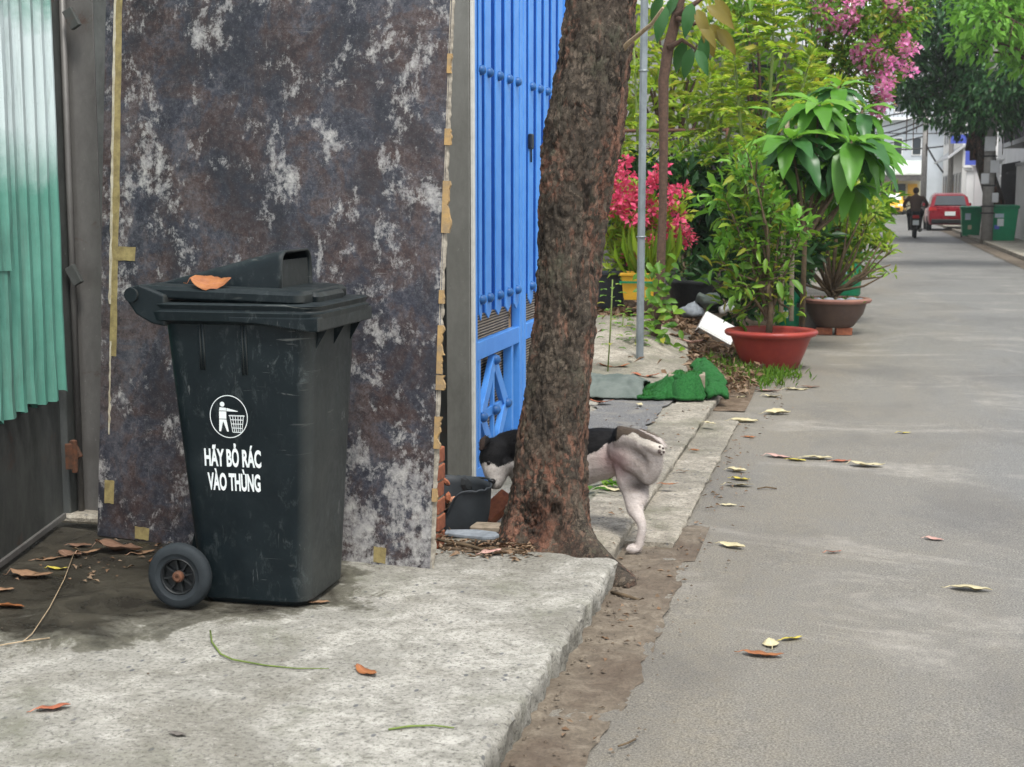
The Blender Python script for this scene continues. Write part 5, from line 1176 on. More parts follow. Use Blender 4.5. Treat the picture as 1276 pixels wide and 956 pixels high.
# litter, weeds, grass
L=Leaves()
def bankz(x,y):
    d=-.72-x; k=max(0,min(1,(y-10.6)/2.6)); t=max(0,min(1,(d-.25)/1.1)); t=t*t*(3-2*t); return .03+.30*k*t+.05*fbm(x*2,y*2)*k*t
nl=0
while nl<5200:
    y=rng.uniform(10.9,15.5); x=rng.uniform(-3.6,-.75)
    if y<13.5 and x<-1.15-.13*(y-10.9) and rng.random()<.985: continue
    k=fbm(x*1.5,y*1.5,4); h=max(0,k)*.28 if x<-.95 else .02
    L.add((x,y,bankz(x,y)+.012+rng.random()*h),(rng.normal(),rng.normal(),rng.normal()*.35),(rng.normal()*.6,rng.normal()*.6,1),rng.uniform(.03,.12),rng.uniform(.012,.045)); nl+=1
tag(L.build('leaf_litter',M['litter'],loc=(-1.6,13,.1)),'dry brown leaf litter and twigs heaped over the planted bank','leaf litter')
L=Leaves()
g0=gz(930,470,0)
for k in range(700):
    c=[gz(930,468,0),gz(945,478,0),gz(905,465,0),gz(965,470,0),gz(885,455,.03)][k%5]; p=c+Vector((rng.normal()*.12,rng.normal()*.22,0)); L.add(p,(rng.normal()*.5,rng.normal()*.5,1),(rng.normal(),rng.normal(),.1),rng.uniform(.05,.13),.008)
tag(L.build('grass',M['grass'],loc=g0),'short green grass tufts at the foot of the glossy red bowl','grass')
for k,(x,y,hh_,n_,lab) in enumerate([(757,470,.75,26,'thin weed with pale green leaves beside the foot of the big trunk'),(790,450,.45,34,'low leafy weed left of the grey pole'),(772,440,.35,22,'little yellow-green weed on the cement slope')]):
    p=gz(x,y,.09); t=thing('weed',p,lab,'weed','weeds on the cement slope'); b=MB(); b.tube([p,p+Vector((.02,0,hh_*.5)),p+Vector((.03,.02,hh_))],.006,5); L=Leaves()
    for q in range(n_):
        tt_=.3+.7*q/n_; an=q*2.4; c_=p+Vector((.025,.01,hh_*tt_)); L.add(c_+Vector((_c(an)*.05,_s(an)*.05,0)),(_c(an),_s(an),.1),(0,0,1),.07,.045)
    b.build('stem',M['greenstem'],t,smooth=True); L.build('foliage',M['lf_mid'],t,T=T6)
p=gz(752,603,.05); L=Leaves()
for k in range(22): L.add(p+Vector((rng.normal()*.05,rng.normal()*.12,.02+.02*rng.random())),(rng.normal(),rng.normal(),.2),(0,0,1),.09,.04)
o=L.build('foliage',M['lf_mid'],loc=p,T=T6); o.name='fallen_sprig'; tag(o,'leafy green sprig lying on the paving under the dog','sprig')

# ================================================================ FURTHER BACK
M['render']=simple('grey_render_wall',(.36,.36,.35),(.22,.22,.21),1.2,.9,bump=.3,bs=8)
M['whitewall']=simple('white_painted_wall',(.80,.80,.79),(.70,.70,.69),.8,.8,bump=.2,bs=10)
M['palewall']=simple('pale_blue_grey_wall',(.52,.56,.60),(.44,.48,.51),.9,.8,bump=.2,bs=10)
M['creamwall']=simple('cream_wall',(.55,.52,.36),(.45,.42,.28),1.2,.8)
M['greywall']=simple('light_grey_wall',(.50,.51,.52),(.40,.41,.42),.7,.8)
M['glass']=simple('dark_window_glass',(.03,.04,.045),(.05,.06,.07),.5,.15)
M['roof']=simple('pale_sheet_roof',(.55,.58,.54),(.42,.45,.42),2,.5)
M['tile']=simple('red_clay_tiles',(.34,.13,.08),(.24,.09,.06),4,.8,bump=.5)
M['dwall']=simple('dark_brick_wall',(.06,.06,.06),(.11,.105,.10),5,.9,bump=.5)
M['iron']=simple('dark_iron',(.03,.03,.035),(.05,.05,.05),30,.6,.3)
M['cpole']=simple('concrete_pole',(.30,.29,.27),(.22,.21,.20),6,.9)
M['cable']=simple('black_cable',(.02,.02,.022),(.03,.03,.03),30,.6)
M['bluesign']=simple('blue_sign_board',(.09,.13,.55),(.11,.16,.60),4,.5)
# concrete house corner with a sloping roof edge
h=thing('concrete_house',(-4,23,0),'grey concrete house wall with a sloping pale roof edge behind the frond shrubs','house')
a0=gy(780,-8,22.5); a1=gy(1022,64,22.5)
b=MB(); b.prism([(-9,0),(a1.x-.12,0),(a1.x-.12,a1.z-.12),(a0.x,a0.z-.12),(-9,a0.z+1)],lambda x,z,t:(x,t,z),22.5,32); b.build('wall',M['render'],h)
b=MB(); b.prism([(a0.x-.6,a0.z+.05),(a1.x+.05,a1.z-.12),(a1.x+.05,a1.z-.02),(a0.x-.6,a0.z+.15)],lambda x,z,t:(x,t,z),22.2,32.2); b.build('roof',M['roof'],h)
for px,py,w_,h_ in ((950,105,.5,.7),(1003,150,.3,.5)):
    q=gy(px,py,22.49); b=MB(); b.box((q.x-w_/2,22.44,q.z-h_/2),(q.x+w_/2,22.49,q.z+h_/2)); o=b.build('window_frame',M['greywall'],h); b=MB(); b.box((q.x-w_/2+.05,22.42,q.z-h_/2+.05),(q.x+w_/2-.05,22.438,q.z+h_/2-.05)); b.build('pane',M['glass'],o)
# low dark wall, chain-link on top
lw=thing('garden_wall',(-4,18.6,0),'low dark brick wall behind the pink flowers and dark shrubs','wall')
x0=gy(700,200,18.6).x; x1=gy(905,200,18.6).x; zt=gy(800,200,18.6).z
b=MB(); nb=0
b.box((x0-3,18.62,0),(x1,18.80,zt-.03)); b.build('wall_core',M['dwall'],lw)
b=MB()
for r_ in range(9):
    for k in range(22):
        xx=x1-.02-k*.23-(r_%2)*.115; b.box((xx-.215,18.60,zt-.09-r_*.085),(xx,18.622,zt-.02-r_*.085))
b.build('brick_courses',M['dwall'],lw)['kind']='stuff'
b=MB(); b.box((x0-3,18.57,zt-.03),(x1+.03,18.84,zt+.04)); b.build('coping',M['render'],lw)
cf=thing('chainlink_fence',(x1,18.7,zt),'rusty chain-link fence on top of the low dark wall','fence')
zr=gy(800,163,18.7).z
b=MB(); b.tube([(x0-3,18.7,zr),(x1,18.7,zr)],.022,6); b.build('top_rail',M['rust'],cf,smooth=True)
for k in range(4): b=MB(); b.tube([(x1-k*1.3,18.7,zt),(x1-k*1.3,18.7,zr+.04)],.025,6); b.build('post',M['rust'],cf,smooth=True)
b=MB(); hz=zr-zt-.04
for k in range(70):
    xx=x0-1+k*.085
    for s in (1,-1):
        e=xx+s*hz*.8; 
        if min(xx,e)<x0-1 or max(xx,e)>x1: continue
        b.tube([(xx,18.7,zt+.04),(e,18.7,zr)],.004,3,cap=False)
b.build('wire_mesh',M['galv'],cf)['kind']='stuff'
# trees filling the garden behind
def crown_tree(name,label,base,clumps,n,ll,ww,lm,tr,group=None,wood='bark2',T=T4,trunks=None,droop=0,extra=None,sq=.8,top=None,up=.3):
    t=thing(name,base,label,'tree',group); B=Vector(base); b=MB(); cen=sum((Vector(c) for c,r in clumps),Vector())/len(clumps)
    tp=Vector(top) if top else Vector((B.x*.6+cen.x*.4,B.y,B.z+(cen.z-B.z)*.62))
    b.tube([B,B.lerp(tp,.35)+Vector((.05*tr*8,0,0)),B.lerp(tp,.7)-Vector((.03*tr*8,0,0)),tp],[tr*1.25,tr,tr*.85,tr*.7],12)
    L=Leaves(); tot=sum(r**2 for c,r in clumps)
    for c,r in clumps:
        c=Vector(c); m=tp.lerp(c,.5)+Vector((0,0,.15*(c-tp).length)); b.tube([tp-Vector((0,0,.1)),m,c],[tr*.4,tr*.25,tr*.07],6)
        for q in range(2): e=c+Vector(unit(1)[0])*r*.8; b.tube([c.lerp(m,.3),e],[tr*.12,tr*.03],4)
        clump(L,c,r,max(5,int(n*r*r/tot)),ll,ww,up,sq,droop)
    if extra: extra(L,b)
    b.build('trunk',M[wood],t,smooth=True); L.build('crown',M[lm],t,T=T); return t
def C(lst,y,j=.4): return [(gy(px,py,y+rng.normal()*j),r) for px,py,r in lst]
crown_tree('garden_tree','airy yellow-green tree behind the chain-link fence left of the broad leaves',gy(840,330,20.5)*1.0-Vector((0,0,.6)),C([(770,100,.45),(790,60,.5),(812,120,.45),(840,90,.5),(860,130,.5),(790,150,.4),(880,70,.45),(835,40,.4),(900,120,.45),(770,30,.4),(850,165,.4),(910,150,.35),(880,20,.4),(815,10,.4),(805,185,.35)],20.5),1500,.20,.07,'lf_yel',.07,'trees behind the garden wall',droop=.2)
crown_tree('garden_tree','mid-green tree leaning over the concrete house roof',gy(950,330,21.2)-Vector((0,0,.6)),C([(905,40,.45),(940,20,.4),(930,80,.4),(960,120,.45),(985,60,.4),(925,5,.5),(985,100,.35),(960,165,.4),(1010,120,.35),(940,-10,.5),(890,200,.5),(930,215,.5),(980,200,.4)],21.2),1300,.19,.07,'lf_mid',.07,'trees behind the garden wall')
# bougainvillea hanging over the street
bo=[(1020,10,.4),(1045,-5,.5),(1075,5,.5),(1100,20,.45),(1120,35,.35),(1035,30,.4),(1060,35,.45),(1085,50,.45),(1110,60,.35),(1050,60,.4),(1075,80,.4),(1100,85,.32),(1090,110,.3),(1060,100,.35),(1125,55,.2),(1100,125,.18),(1040,80,.3),(1130,15,.3),(1010,-20,.5),(1060,-40,.6),(1110,-25,.5),(1135,-5,.35),(1080,125,.2),(1150,25,.16),(1000,20,.3),(1098,142,.10)]
bg_=crown_tree('bougainvillea','bougainvillea with magenta flowers hanging over the left side of the street',(-1.15,21.8,.1),C(bo,21.5,.3),5200,.105,.05,'lf_mid',.06,None,'twig',T4,droop=.3)
flowers([(1042,28),(1055,25),(1060,33),(1048,37),(1040,35),(1065,20),(1092,58),(1088,52),(1095,68),(1100,72),(1072,60),(1065,68),(1078,70),(1128,52),(1134,58),(1130,65),(1126,82),(1132,88),(1100,95),(1108,100),(1104,108),(1098,115),(1100,122),(1096,130),(1102,128),(1070,-2),(1020,8),(1028,14),(1085,-5),(1110,5),(1125,10),(1060,8),(1088,78),(1081,86),(1112,78),(1116,24),(1050,-12),(1015,42),(1035,5),(1095,140),(1090,147)],M['magenta'],bg_,21.1,.11,46,.065,.2)
# the big ficus on the right
fi=[(1125,15,1.2),(1150,50,1.3),(1130,85,1.0),(1165,95,1.2),(1190,60,1.4),(1120,55,.9),(1150,120,.8),(1185,125,1.1),(1215,100,1.3),(1205,138,.8),(1195,163,.35),(1183,155,.4),(1235,125,1.2),(1240,85,1.4),(1260,105,1.3),(1275,60,1.5),(1225,40,1.6),(1180,10,1.6),(1145,-10,1.5),(1225,-20,1.8),(1285,10,1.8),(1300,90,1.4),(1160,145,.45),(1128,112,.5),(1240,155,.7),(1265,140,.6),(1170,-60,2),(1240,-80,2),(1300,-60,2),(1138,128,.4),(1270,20,1.4)]
fbase=gz(1241,298,0); 
ROOTS=[]
def ficus_x(L,b):
    b=MB()
    for k in range(26):
        px=rng.uniform(1130,1270); q=gy(px,rng.uniform(60,120),52+rng.normal()*1.5); b.tube([q,q-Vector((0,0,rng.uniform(1,2.4)))],[.025,.012],4,cap=False)
    ROOTS.append(b)
ft=crown_tree('ficus_tree','big dark fig tree with hanging roots arching over the right side of the street',(fbase.x,fbase.y,0),C(fi,47,1.1),30000,.18,.085,'lf_ficus',.30,None,'bark',T4,droop=.9,extra=ficus_x,sq=.75,up=0)
for (a,c,r,ya) in (((1236,292),(1231,100),.15,fbase.y),((1213,200),(1209,100),.12,49.5),((1205,188),(1218,95),.07,49.5)):
    p=gy(*a,ya); q=gy(*c,ya); p.z=0 if a[1]>250 else p.z; MB().tube([p,p.lerp(q,.5)+Vector((.05,0,0)),q],[r,r,r*.9],10).build('hanging_stem',M['bark'],ft,smooth=True)
ROOTS[0].build('aerial_roots',M['bark'],ft)['kind']='stuff'
crown_tree('roadside_tree','bright green tree reaching in at the top right corner in front of the dark fig',(5.4,31,.1),C([(1245,15,.8),(1270,35,.8),(1220,25,.6),(1205,45,.45),(1235,50,.55),(1265,70,.5),(1280,0,1.),(1225,-10,.8),(1300,50,.9),(1195,58,.28),(1320,20,1.2),(1250,-40,1.1),(1275,85,.3),(1340,-40,1.5)],31,.5),3600,.20,.085,'lf_bright',.16,None,'bark2',T4,droop=.5)

# right-hand boundary wall, posts, houses
def house(name,label,x0,x1,y0,y1,z,wallm,rows,side='x',roofm='roof',wd=.9,hh=1.3,base=0,pitch=1.9,first=1.2,step=3.1,parap=.15,balc=False,frm='whitewall'):
    t=thing(name,((x0+x1)/2,(y0+y1)/2,base),label,'house'); b=MB(); b.box((x0,y0,base-.05),(x1,y1,z)); b.build('wall',M[wallm],t)
    b=MB(); b.box((x0-parap,y0-parap,z+.002),(x1+parap,y1+parap,z+.22)); b.build('roof',M[roofm],t)
    f=first
    while f+hh<z-.2:
        if side in('y','both'):
            n_=int((x1-x0-.6)/pitch)
            for k in range(n_):
                xx=x0+.5+k*pitch+.1; b=MB(); b.box((xx,y0-.06,f),(xx+wd,y0-.003,f+hh)); o=b.build('window_frame',M[frm],t); b=MB(); b.box((xx+.07,y0-.075,f+.07),(xx+wd-.07,y0-.062,f+hh-.07)); b.build('pane',M['glass'],o)
        if side in('x+','x-'):
            X=x0 if side=='x-' else x1; sg=-1 if side=='x-' else 1; n_=int((y1-y0-.6)/pitch)
            for k in range(n_):
                yy=y0+.5+k*pitch; b=MB(); lo,hi=sorted((X+sg*.003,X+sg*.06)); b.box((lo,yy,f),(hi,yy+wd,f+hh)); o=b.build('window_frame',M[frm],t); lo,hi=sorted((X+sg*.062,X+sg*.075)); b=MB(); b.box((lo,yy+.07,f+.07),(hi,yy+wd-.07,f+hh-.07)); b.build('pane',M['glass'],o)
        if f>first and balc:
            b=MB(); b.box((x0-.0,y0-.9,f-.55),(x1,y0-.004,f-.40)); s=b.build('balcony',M['whitewall'],t)
            b=MB(); b.box((x0,y0-.9,f+.35),(x1,y0-.86,f+.40))
            for k in range(int((x1-x0)/.3)): b.box((x0+.1+k*.3,y0-.89,f-.398),(x0+.13+k*.3,y0-.87,f+.348))
            b.build('railing',M['iron'],s)['kind']='stuff'
        f+=step
    return t
w=thing('boundary_wall',(4.95,22,.08),'plain white boundary wall along the right-hand pavement','wall')
b=MB(); b.box((4.86,-6,.05),(5.06,50,2.32)); b.build('wall',M['whitewall'],w); b=MB(); b.box((4.82,-6,2.322),(5.10,50,2.42)); b.build('coping',M['greywall'],w)
t=house('front_house','pale blue-grey house with iron balcony bars behind the white boundary wall',5.9,12,36,56,8.6,'palewall',2,'x-',pitch=2.6,first=3.0)
b=MB(); b.box((4.9,36,3.05),(5.898,56,3.2)); b.build('balcony',M['greywall'],t)
for k in range(40): b=MB(); b.box((4.92,36.3+k*.49,3.202),(4.96,36.34+k*.49,4.9)); b.build('balcony_bar',M['iron'],t)
b=MB(); b.box((4.9,36,4.9),(4.98,56,4.96)); b.build('handrail',M['iron'],t)
# iron gate between wall and columns
t=thing('side_gate',(4.95,53.4,.08),'dark iron gate set between the white wall and the white columns','gate')
b=MB(); b.box((5.02,50.1,.1),(5.06,56.6,2.4)); b.build('panel',M['dwall'],t)
for k in range(14): b=MB(); b.box((4.96,50.3+k*.46,.15),(5.0,50.34+k*.46,2.5)); b.build('bar',M['iron'],t)
def column(x,y,h_,lab):
    t=thing('gate_column',(x,y,.08),lab,'column','white gate columns on the right-hand side'); b=MB(); b.box((x-.22,y-.22,.08),(x+.22,y+.22,h_)); bevel(b.build('shaft',M['whitewall'],t),.02)
    b=MB(); b.box((x-.30,y-.30,h_+.002),(x+.30,y+.30,h_+.12)); b.box((x-.36,y-.36,h_+.12),(x+.36,y+.36,h_+.22)); bevel(b.build('capital',M['whitewall'],t),.02)
column(4.85,58.5,2.55,'nearest white gate column right of the parked red car'); column(4.85,64.5,2.45,'middle white gate column above the parked red car'); column(4.85,69.5,2.45,'farthest white gate column above the parked red car')
for k,(ya,yb) in enumerate(((59,64),(65,69))):
    t=thing('railing_panel',(4.95,(ya+yb)/2,.08),('nearer' if k==0 else 'farther')+' dark railing panel between two white gate columns','railing'); 
    b=MB(); b.box((4.98,ya,.1),(5.02,yb,.5)); b.build('kick_plate',M['greywall'],t)
    for q in range(int((yb-ya)/.35)): b=MB(); b.box((4.93,ya+.1+q*.35,.12),(4.97,ya+.14+q*.35,2.2)); b.build('bar',M['iron'],t)
house('corner_house','white house with a low pitched awning beyond the gate columns',5.0,11,78,96,6.6,'whitewall',2,'x-',pitch=2.4,first=1.2,frm='greywall')
b=MB(); b.prism([(4.2,3.1),(5.2,3.9),(5.2,4.0),(4.2,3.2)],lambda x,z,t:(x,t,z),76,90); tag(b.build('awning',M['greywall'],loc=(4.7,83,3.5)),'grey sloping awning fixed to the white house at the street corner','awning')
house('middle_house','light grey house seen through the railings behind the gate columns',6.5,13,57,76,6.2,'greywall',2,'x-',pitch=2.2,first=1.0)
house('left_house','tall grey house behind the plants on the left side of the street',-9,-1.4,34,60,7.5,'greywall',2,'x+',pitch=2.6)
house('left_far_house','white house farther along the left side of the street',-10,-1.2,62,94,8.5,'whitewall',2,'x+',pitch=2.6,frm='greywall')
# far side of the cross street
house('far_house','pale grey multi-storey house with balconies facing down the street',.4,6.2,114,124,14,'palewall',4,'y',pitch=1.35,wd=.7,first=4.2,balc=True)
house('far_house','white narrow tower house left of the pale grey multi-storey house',-6,.1,115,125,11,'whitewall',4,'y',pitch=1.6,first=4,frm='greywall')
house('far_house','light grey house right of the pale grey multi-storey house',6.5,13,113,123,16,'greywall',4,'y',pitch=1.5,first=1.2,balc=True)
house('far_house','cream house at the far right end of the cross street',13.4,22,112,123,10,'creamwall',3,'y',pitch=1.8)
house('far_house','cream house at the far left end of the cross street',-18,-6.4,114,123,12,'creamwall',3,'y',pitch=1.8)
t=thing('roadside_shop',(2.5,110,.1),'low cream shop with a pale sheet roof behind the yellow cars','shop')
b=MB(); b.box((.2,109,.05),(4.2,112,2.7)); b.build('wall',M['creamwall'],t)
b=MB(); b.prism([(107.9,2.72),(107.9,2.82),(110,3.75),(112.4,3.75),(112.4,2.72)],lambda y,z,tt_:(tt_,y,z),-.1,4.5); b.build('roof',M['roof'],t)
b=MB(); b.box((-.05,107.95,2.3),(4.45,108.0,2.70)); b.build('fascia',M['dwall'],t)
b=MB(); b.box((1.5,108.93,.1),(3.2,108.99,2.1)); b.build('dark_opening_panel',M['glass'],t)  # dark solid panel on the wall stands for the shaded shop opening
b=MB(); b.box((3.35,108.93,.9),(4.0,108.99,2.1)); b.build('board_panel',M['yellowtub'],t)
b=MB(); b.box((4.2,107.9,.05),(4.4,108.1,2.3)); b.build('porch_post',M['rust'],t)
# sign
t=thing('blue_sign',(4.4,62,3),'blank blue sign boards fixed above the white gate columns','sign')
q=gy(1185,168,63); q2=gy(1214,205,61); b=MB(); b.box((q.x,62.96,q.z-.35),(q.x+.75,63.0,q.z)); b.build('upper_board',M['bluesign'],t)
b=MB(); b.box((q.x+.55,62.4,q2.z),(q.x+1.25,62.46,q2.z+1.25)); b.build('lower_board',M['bluesign'],t)
b=MB(); b.tube([(q.x+.7,62.6,q.z-.2),(5.3,62.6,q.z-.2)],.03,6); b.build('bracket',M['iron'],t)
# utility poles and cables
def upole(x,y,h_,r,lab,mt='cpole',box=True):
    t=thing('utility_pole',(x,y,0),lab,'pole','utility poles'); MB().tube([(x,y,-.05),(x,y,h_)],[r,r*.75],14).build('shaft',M[mt],t,smooth=True)
    b=MB(); b.box((x-.7,y-.05,h_-.9),(x+.7,y+.05,h_-.8)); b.build('crossarm',M['iron'],t)
    if box:
        for dx,dy,z,s in ((.14,-.12,2.25,.26),(-.12,-.18,1.9,.22),(.18,-.05,1.35,.2),(-.02,-.22,2.9,.3)): b=MB(); b.box((x+dx-s*.5,y+dy-s*.4,z-s*.7),(x+dx+s*.5,y+dy+s*.4,z+s*.7)); bevel(b.build('meter_box',M['greywall'],t),.02)
        b=MB()
        for z in (.9,1.1,1.7,2.55): b.tube([(x+r*1.15*_c(a),y+r*1.15*_s(a),z) for a in np.linspace(0,2*PI,16)],.02,5)
        b.build('strap',M['iron'],t)['kind']='stuff'
pb=gz(1229,304,0); upole(pb.x,pb.y,7.5,.17,'concrete utility pole with meter boxes standing between the two green bins')
upole(3.95,97.2,7.5,.20,'pale concrete utility pole at the far street corner','cpole',False)
upole(4.5,79,7.0,.14,'slim grey utility pole beyond the parked red car','cpole',False)
def cable(a,c,sag,lab,r=.02,n=14):
    a=Vector(a);c=Vector(c); P=[a.lerp(c,i/(n-1))-Vector((0,0,sag*4*(i/(n-1))*(1-i/(n-1)))) for i in range(n)]
    return tag(MB().tube(P,r,5).build('cable',M['cable'],loc=a,smooth=True),lab,'cable','overhead cables')
cable(gy(1098,135,46),gy(1190,95,50),.1,'pale cable slanting up under the dark fig tree from the bougainvillea',.035).data.materials[0]=M['white']
cable((-3,98,6.6),(3.95,97.2,6.8),.5,'upper cable sagging from the left to the far corner pole',.05)
cable((-3,98,5.6),(3.95,97.2,5.8),.9,'lower sagging cable left of the far corner pole',.06)
cable((-2,112,5.0),(9,112,5.4),.6,'thick cable drooping across the pale grey multi-storey house',.06)
cable((-2,112,6.2),(9,112,6.0),.4,'thin cable running across the balconies of the pale grey house',.04)
cable((3.95,97.2,6.8),(4.5,79,6.3),.5,'cable linking the far corner pole and the slim grey pole',.04)
cable((4.5,79,6.3),(pb.x,pb.y,6.9),.8,'cable running from the slim grey pole towards the meter-box pole',.035)
for k,(z0,z1,sg,lab) in enumerate(((6.3,6.1,1.1,'deeply sagging cable high left of the far corner pole'),(5.9,6.4,.7,'cable crossing the white tower house to the far corner pole'),(4.9,5.0,.5,'low cable just above the pale shop roof'))): cable((-4,99,z0),(3.95,97.3,z1),sg,lab,.045)
cable((3.95,97.2,6.0),(9,101,6.2),.4,'cable leaving the far corner pole to the right',.045)
cable((3.95,97.2,4.6),(5.0,95,2.7),.1,'steep cable dropping from the far corner pole to the white house',.06)

# ---- green street bins
def street_bin(x,y,rz,h_,w_,dd,lab,stick):
    t=thing('street_bin',(x,y,.0),lab,'bin','green wheeled bins on the right side',rz=0); 
    def P(a,b_,z): v=Matrix.Rotation(rz,3,'Z')@Vector((a,b_,0)); return (x+v.x,y+v.y,z)
    def ring(hw_,hd,z,r=.05):
        o=[]
        for cx_,cy_,a0 in ((hw_-r,hd-r,0),(-hw_+r,hd-r,90),(-hw_+r,-hd+r,180),(hw_-r,-hd+r,270)):
            for j in range(4): a=R(a0+30*j); o.append(P(cx_+r*_c(a),cy_+r*_s(a),z))
        return o
    b=MB(); b.loft([ring(w_*.38,dd*.36,.06),ring(w_*.47,dd*.46,h_*.9),ring(w_*.50,dd*.5,h_*.905),ring(w_*.50,dd*.5,h_*.945)]); b.build('body',M['gbin'],t,smooth=True,angle=35)
    b=MB(); b.loft([ring(w_*.51,dd*.52,h_*.95),ring(w_*.51,dd*.52,h_*.975),ring(w_*.40,dd*.42,h_)]); b.build('lid',M['gbin'],t,smooth=True,angle=35)
    b=MB(); b.tube([P(-w_*.45,dd*.56,h_*.93),P(w_*.45,dd*.56,h_*.93)],.02,8); b.build('handle',M['gbin'],t,smooth=True)
    for s in (-1,1):
        mt=Matrix.Translation(P(s*w_*.38,dd*.30,.10))@Matrix.Rotation(rz,4,'Z')@Matrix.Rotation(R(90),4,'Y'); MB().lathe([(0,-.025),(.09,-.025),(.10,-.01),(.10,.01),(.09,.025),(0,.025)],n=20,M=mt).build('wheel',M['rubber'],t,smooth=True,angle=35)
    for (a,z,s1,s2,mt) in stick:
        hd=dd*(.36+.10*(z-.06)/(h_*.84)); b=MB(); b.box(P(a-s1/2,-hd-.012,z-s2/2),P(a+s1/2,-hd-.004,z+s2/2)); b.build('sticker',M[mt],t)
    return t
p=gz(1209,296,0); street_bin(p.x,p.y,.0,1.05,.72,.7,'green wheeled bin left of the utility pole beside the parked red car',[(-.12,.70,.18,.22,'plabel'),(-.05,.35,.12,.14,'creamwall')])
p=gz(1247,303,0); street_bin(p.x,p.y,-.0,1.14,.94,.76,'green wheeled bin right of the utility pole against the white wall',[(-.10,.82,.26,.12,'plabel'),(-.06,.62,.18,.22,'print'),(-.16,.48,.14,.12,'bluesign')])

# ---- cars
def car(name,label,x,y,rz,paintm,Lc=4.0,Wc=1.72,Hc=1.48,grp=None,kind='hatch',light='redlight',plate='print'):
    t=thing(name,(x,y,0),label,'car',grp,rz=rz)
    Mx=Matrix.Translation((x,y,0))@Matrix.Rotation(rz,4,'Z')
    # stations from the rear (y=-L/2) to the nose (+L/2): (y, deck height, half width, bottom)
    hw=Wc/2; l=Lc/2
    st=[(-l,.62,.80,.34),(-l+.04,.86,.92,.26),(-l+.25,.96,.97,.24),(-l*.5,.98,1.0,.22),(0,.97,1.0,.2),(l*.40,.95,1.0,.2),(l*.62,.88,.98,.22),(l*.85,.78,.93,.22),(l*.97,.66,.86,.26),(l,.52,.78,.32)]
    rings=[]
    for yy,zt_,k,zb in st:
        w0=hw*k; rings.append([Mx@Vector(p) for p in ((-w0*.90,yy,zb),(-w0*.99,yy,zb+.16),(-w0,yy,.58),(-w0*.97,yy,zt_-.10),(-w0*.86,yy,zt_),(0,yy,zt_+.02),(w0*.86,yy,zt_),(w0*.97,yy,zt_-.10),(w0,yy,.58),(w0*.99,yy,zb+.16),(w0*.90,yy,zb))])
    MB().loft(rings).build('body',M[paintm],t,smooth=True,angle=40)
    yr=-l+.10; yf=l*.52
    cab=[(yr,.94,.86,.94),(yr+.18,1.20,.80,1.19),(yr+.42,Hc-.06,.74,0),(-.15,Hc,.73,0),(.35,Hc-.04,.72,0),(yf,.95,.80,0)]
    rings=[]
    for yy,zt_,k,_ in cab:
        rings.append([Mx@Vector(p) for p in ((-hw*.88,yy,.90),(-hw*(k+.03),yy,max(.92,zt_-.10)),(-hw*(k-.10),yy,zt_),(hw*(k-.10),yy,zt_),(hw*(k+.03),yy,max(.92,zt_-.10)),(hw*.88,yy,.90))])
    MB().loft(rings).build('cabin',M[paintm],t,smooth=True,angle=30)
    def quad(nm,pts,m,parent=t,th=.02):
        P=[Mx@Vector(p) for p in pts]; nn=(P[1]-P[0]).cross(P[2]-P[0]).normalized(); c_=Mx@Vector((0,0,.8)); 
        if nn.dot(P[0]-c_)<0: nn=-nn
        b=MB(); b.loft([[p-nn*th for p in P],[p+nn*th for p in P]]); return b.build(nm,M[m],parent)
    quad('rear_window',[(-hw*.70,yr+.02,1.0),(hw*.70,yr+.02,1.0),(hw*.60,yr+.33,1.36),(-hw*.60,yr+.33,1.36)],'glass')
    quad('windscreen',[(-hw*.72,yf-.10,1.0),(hw*.72,yf-.10,1.0),(hw*.58,.42,Hc-.08),(-hw*.58,.42,Hc-.08)],'glass' if kind=='hatch' else 'paleglass')
    for s in (-1,1):
        quad('side_window',[(s*hw*.855,yr+.30,1.0),(s*hw*.855,-.05,1.0),(s*hw*.76,-.05,Hc-.12),(s*hw*.76,yr+.45,Hc-.14)],'glass',th=.012)
        quad('side_window',[(s*hw*.855,.03,1.0),(s*hw*.84,yf-.25,1.0),(s*hw*.75,.40,Hc-.14),(s*hw*.76,.03,Hc-.12)],'glass',th=.012)
        quad('tail_light',[(s*hw*.95,-l+.045,.78),(s*hw*.60,-l+.02,.80),(s*hw*.62,-l+.03,.92),(s*hw*.93,-l+.075,.93)],'redlight')
        quad('headlight',[(s*hw*.88,l*.955,.60),(s*hw*.55,l*.985,.58),(s*hw*.55,l*.95,.70),(s*hw*.86,l*.90,.74)],'paleglass')
        b=MB(); b.box(tuple((s*hw*1.02-.09,yf-.55,.96)),tuple((s*hw*1.02+.09,yf-.45,1.08)),Mx); bevel(b.build('mirror',M[paintm],t),.02)
        for yy in (-l*.62,l*.62):
            mt=Mx@Matrix.Translation((s*(hw-.10),yy,.31))@Matrix.Rotation(R(90),4,'Y')
            wh=MB().lathe([(0,-.09),(.27,-.10),(.31,-.07),(.31,.07),(.27,.10),(.19,.10),(.18,.06),(0,.06)],n=24,M=mt).build('wheel',M['rubber'],t,smooth=True,angle=35)
            MB().lathe([(0,.065),(.17,.065),(.18,.085)],n=12,M=mt).build('hubcap',M['galv'],wh)
            MB().lathe([(0,-.065),(.17,-.105),(.18,-.095)],n=12,M=mt).build('hubcap',M['galv'],wh)
    b=MB(); b.box((-hw*.82,-l-.035,.28),(hw*.82,-l+.05,.46),Mx); bevel(b.build('rear_bumper',M['black'],t),.03)
    b=MB(); b.box((-hw*.7,l-.06,.30),(hw*.7,l+.03,.50),Mx); bevel(b.build('front_bumper',M['black'],t),.03)
    b=MB(); b.box((-.20,-l-.02,.60),(.20,-l+.03,.76),Mx); b.build('number_plate',M['print'],t)
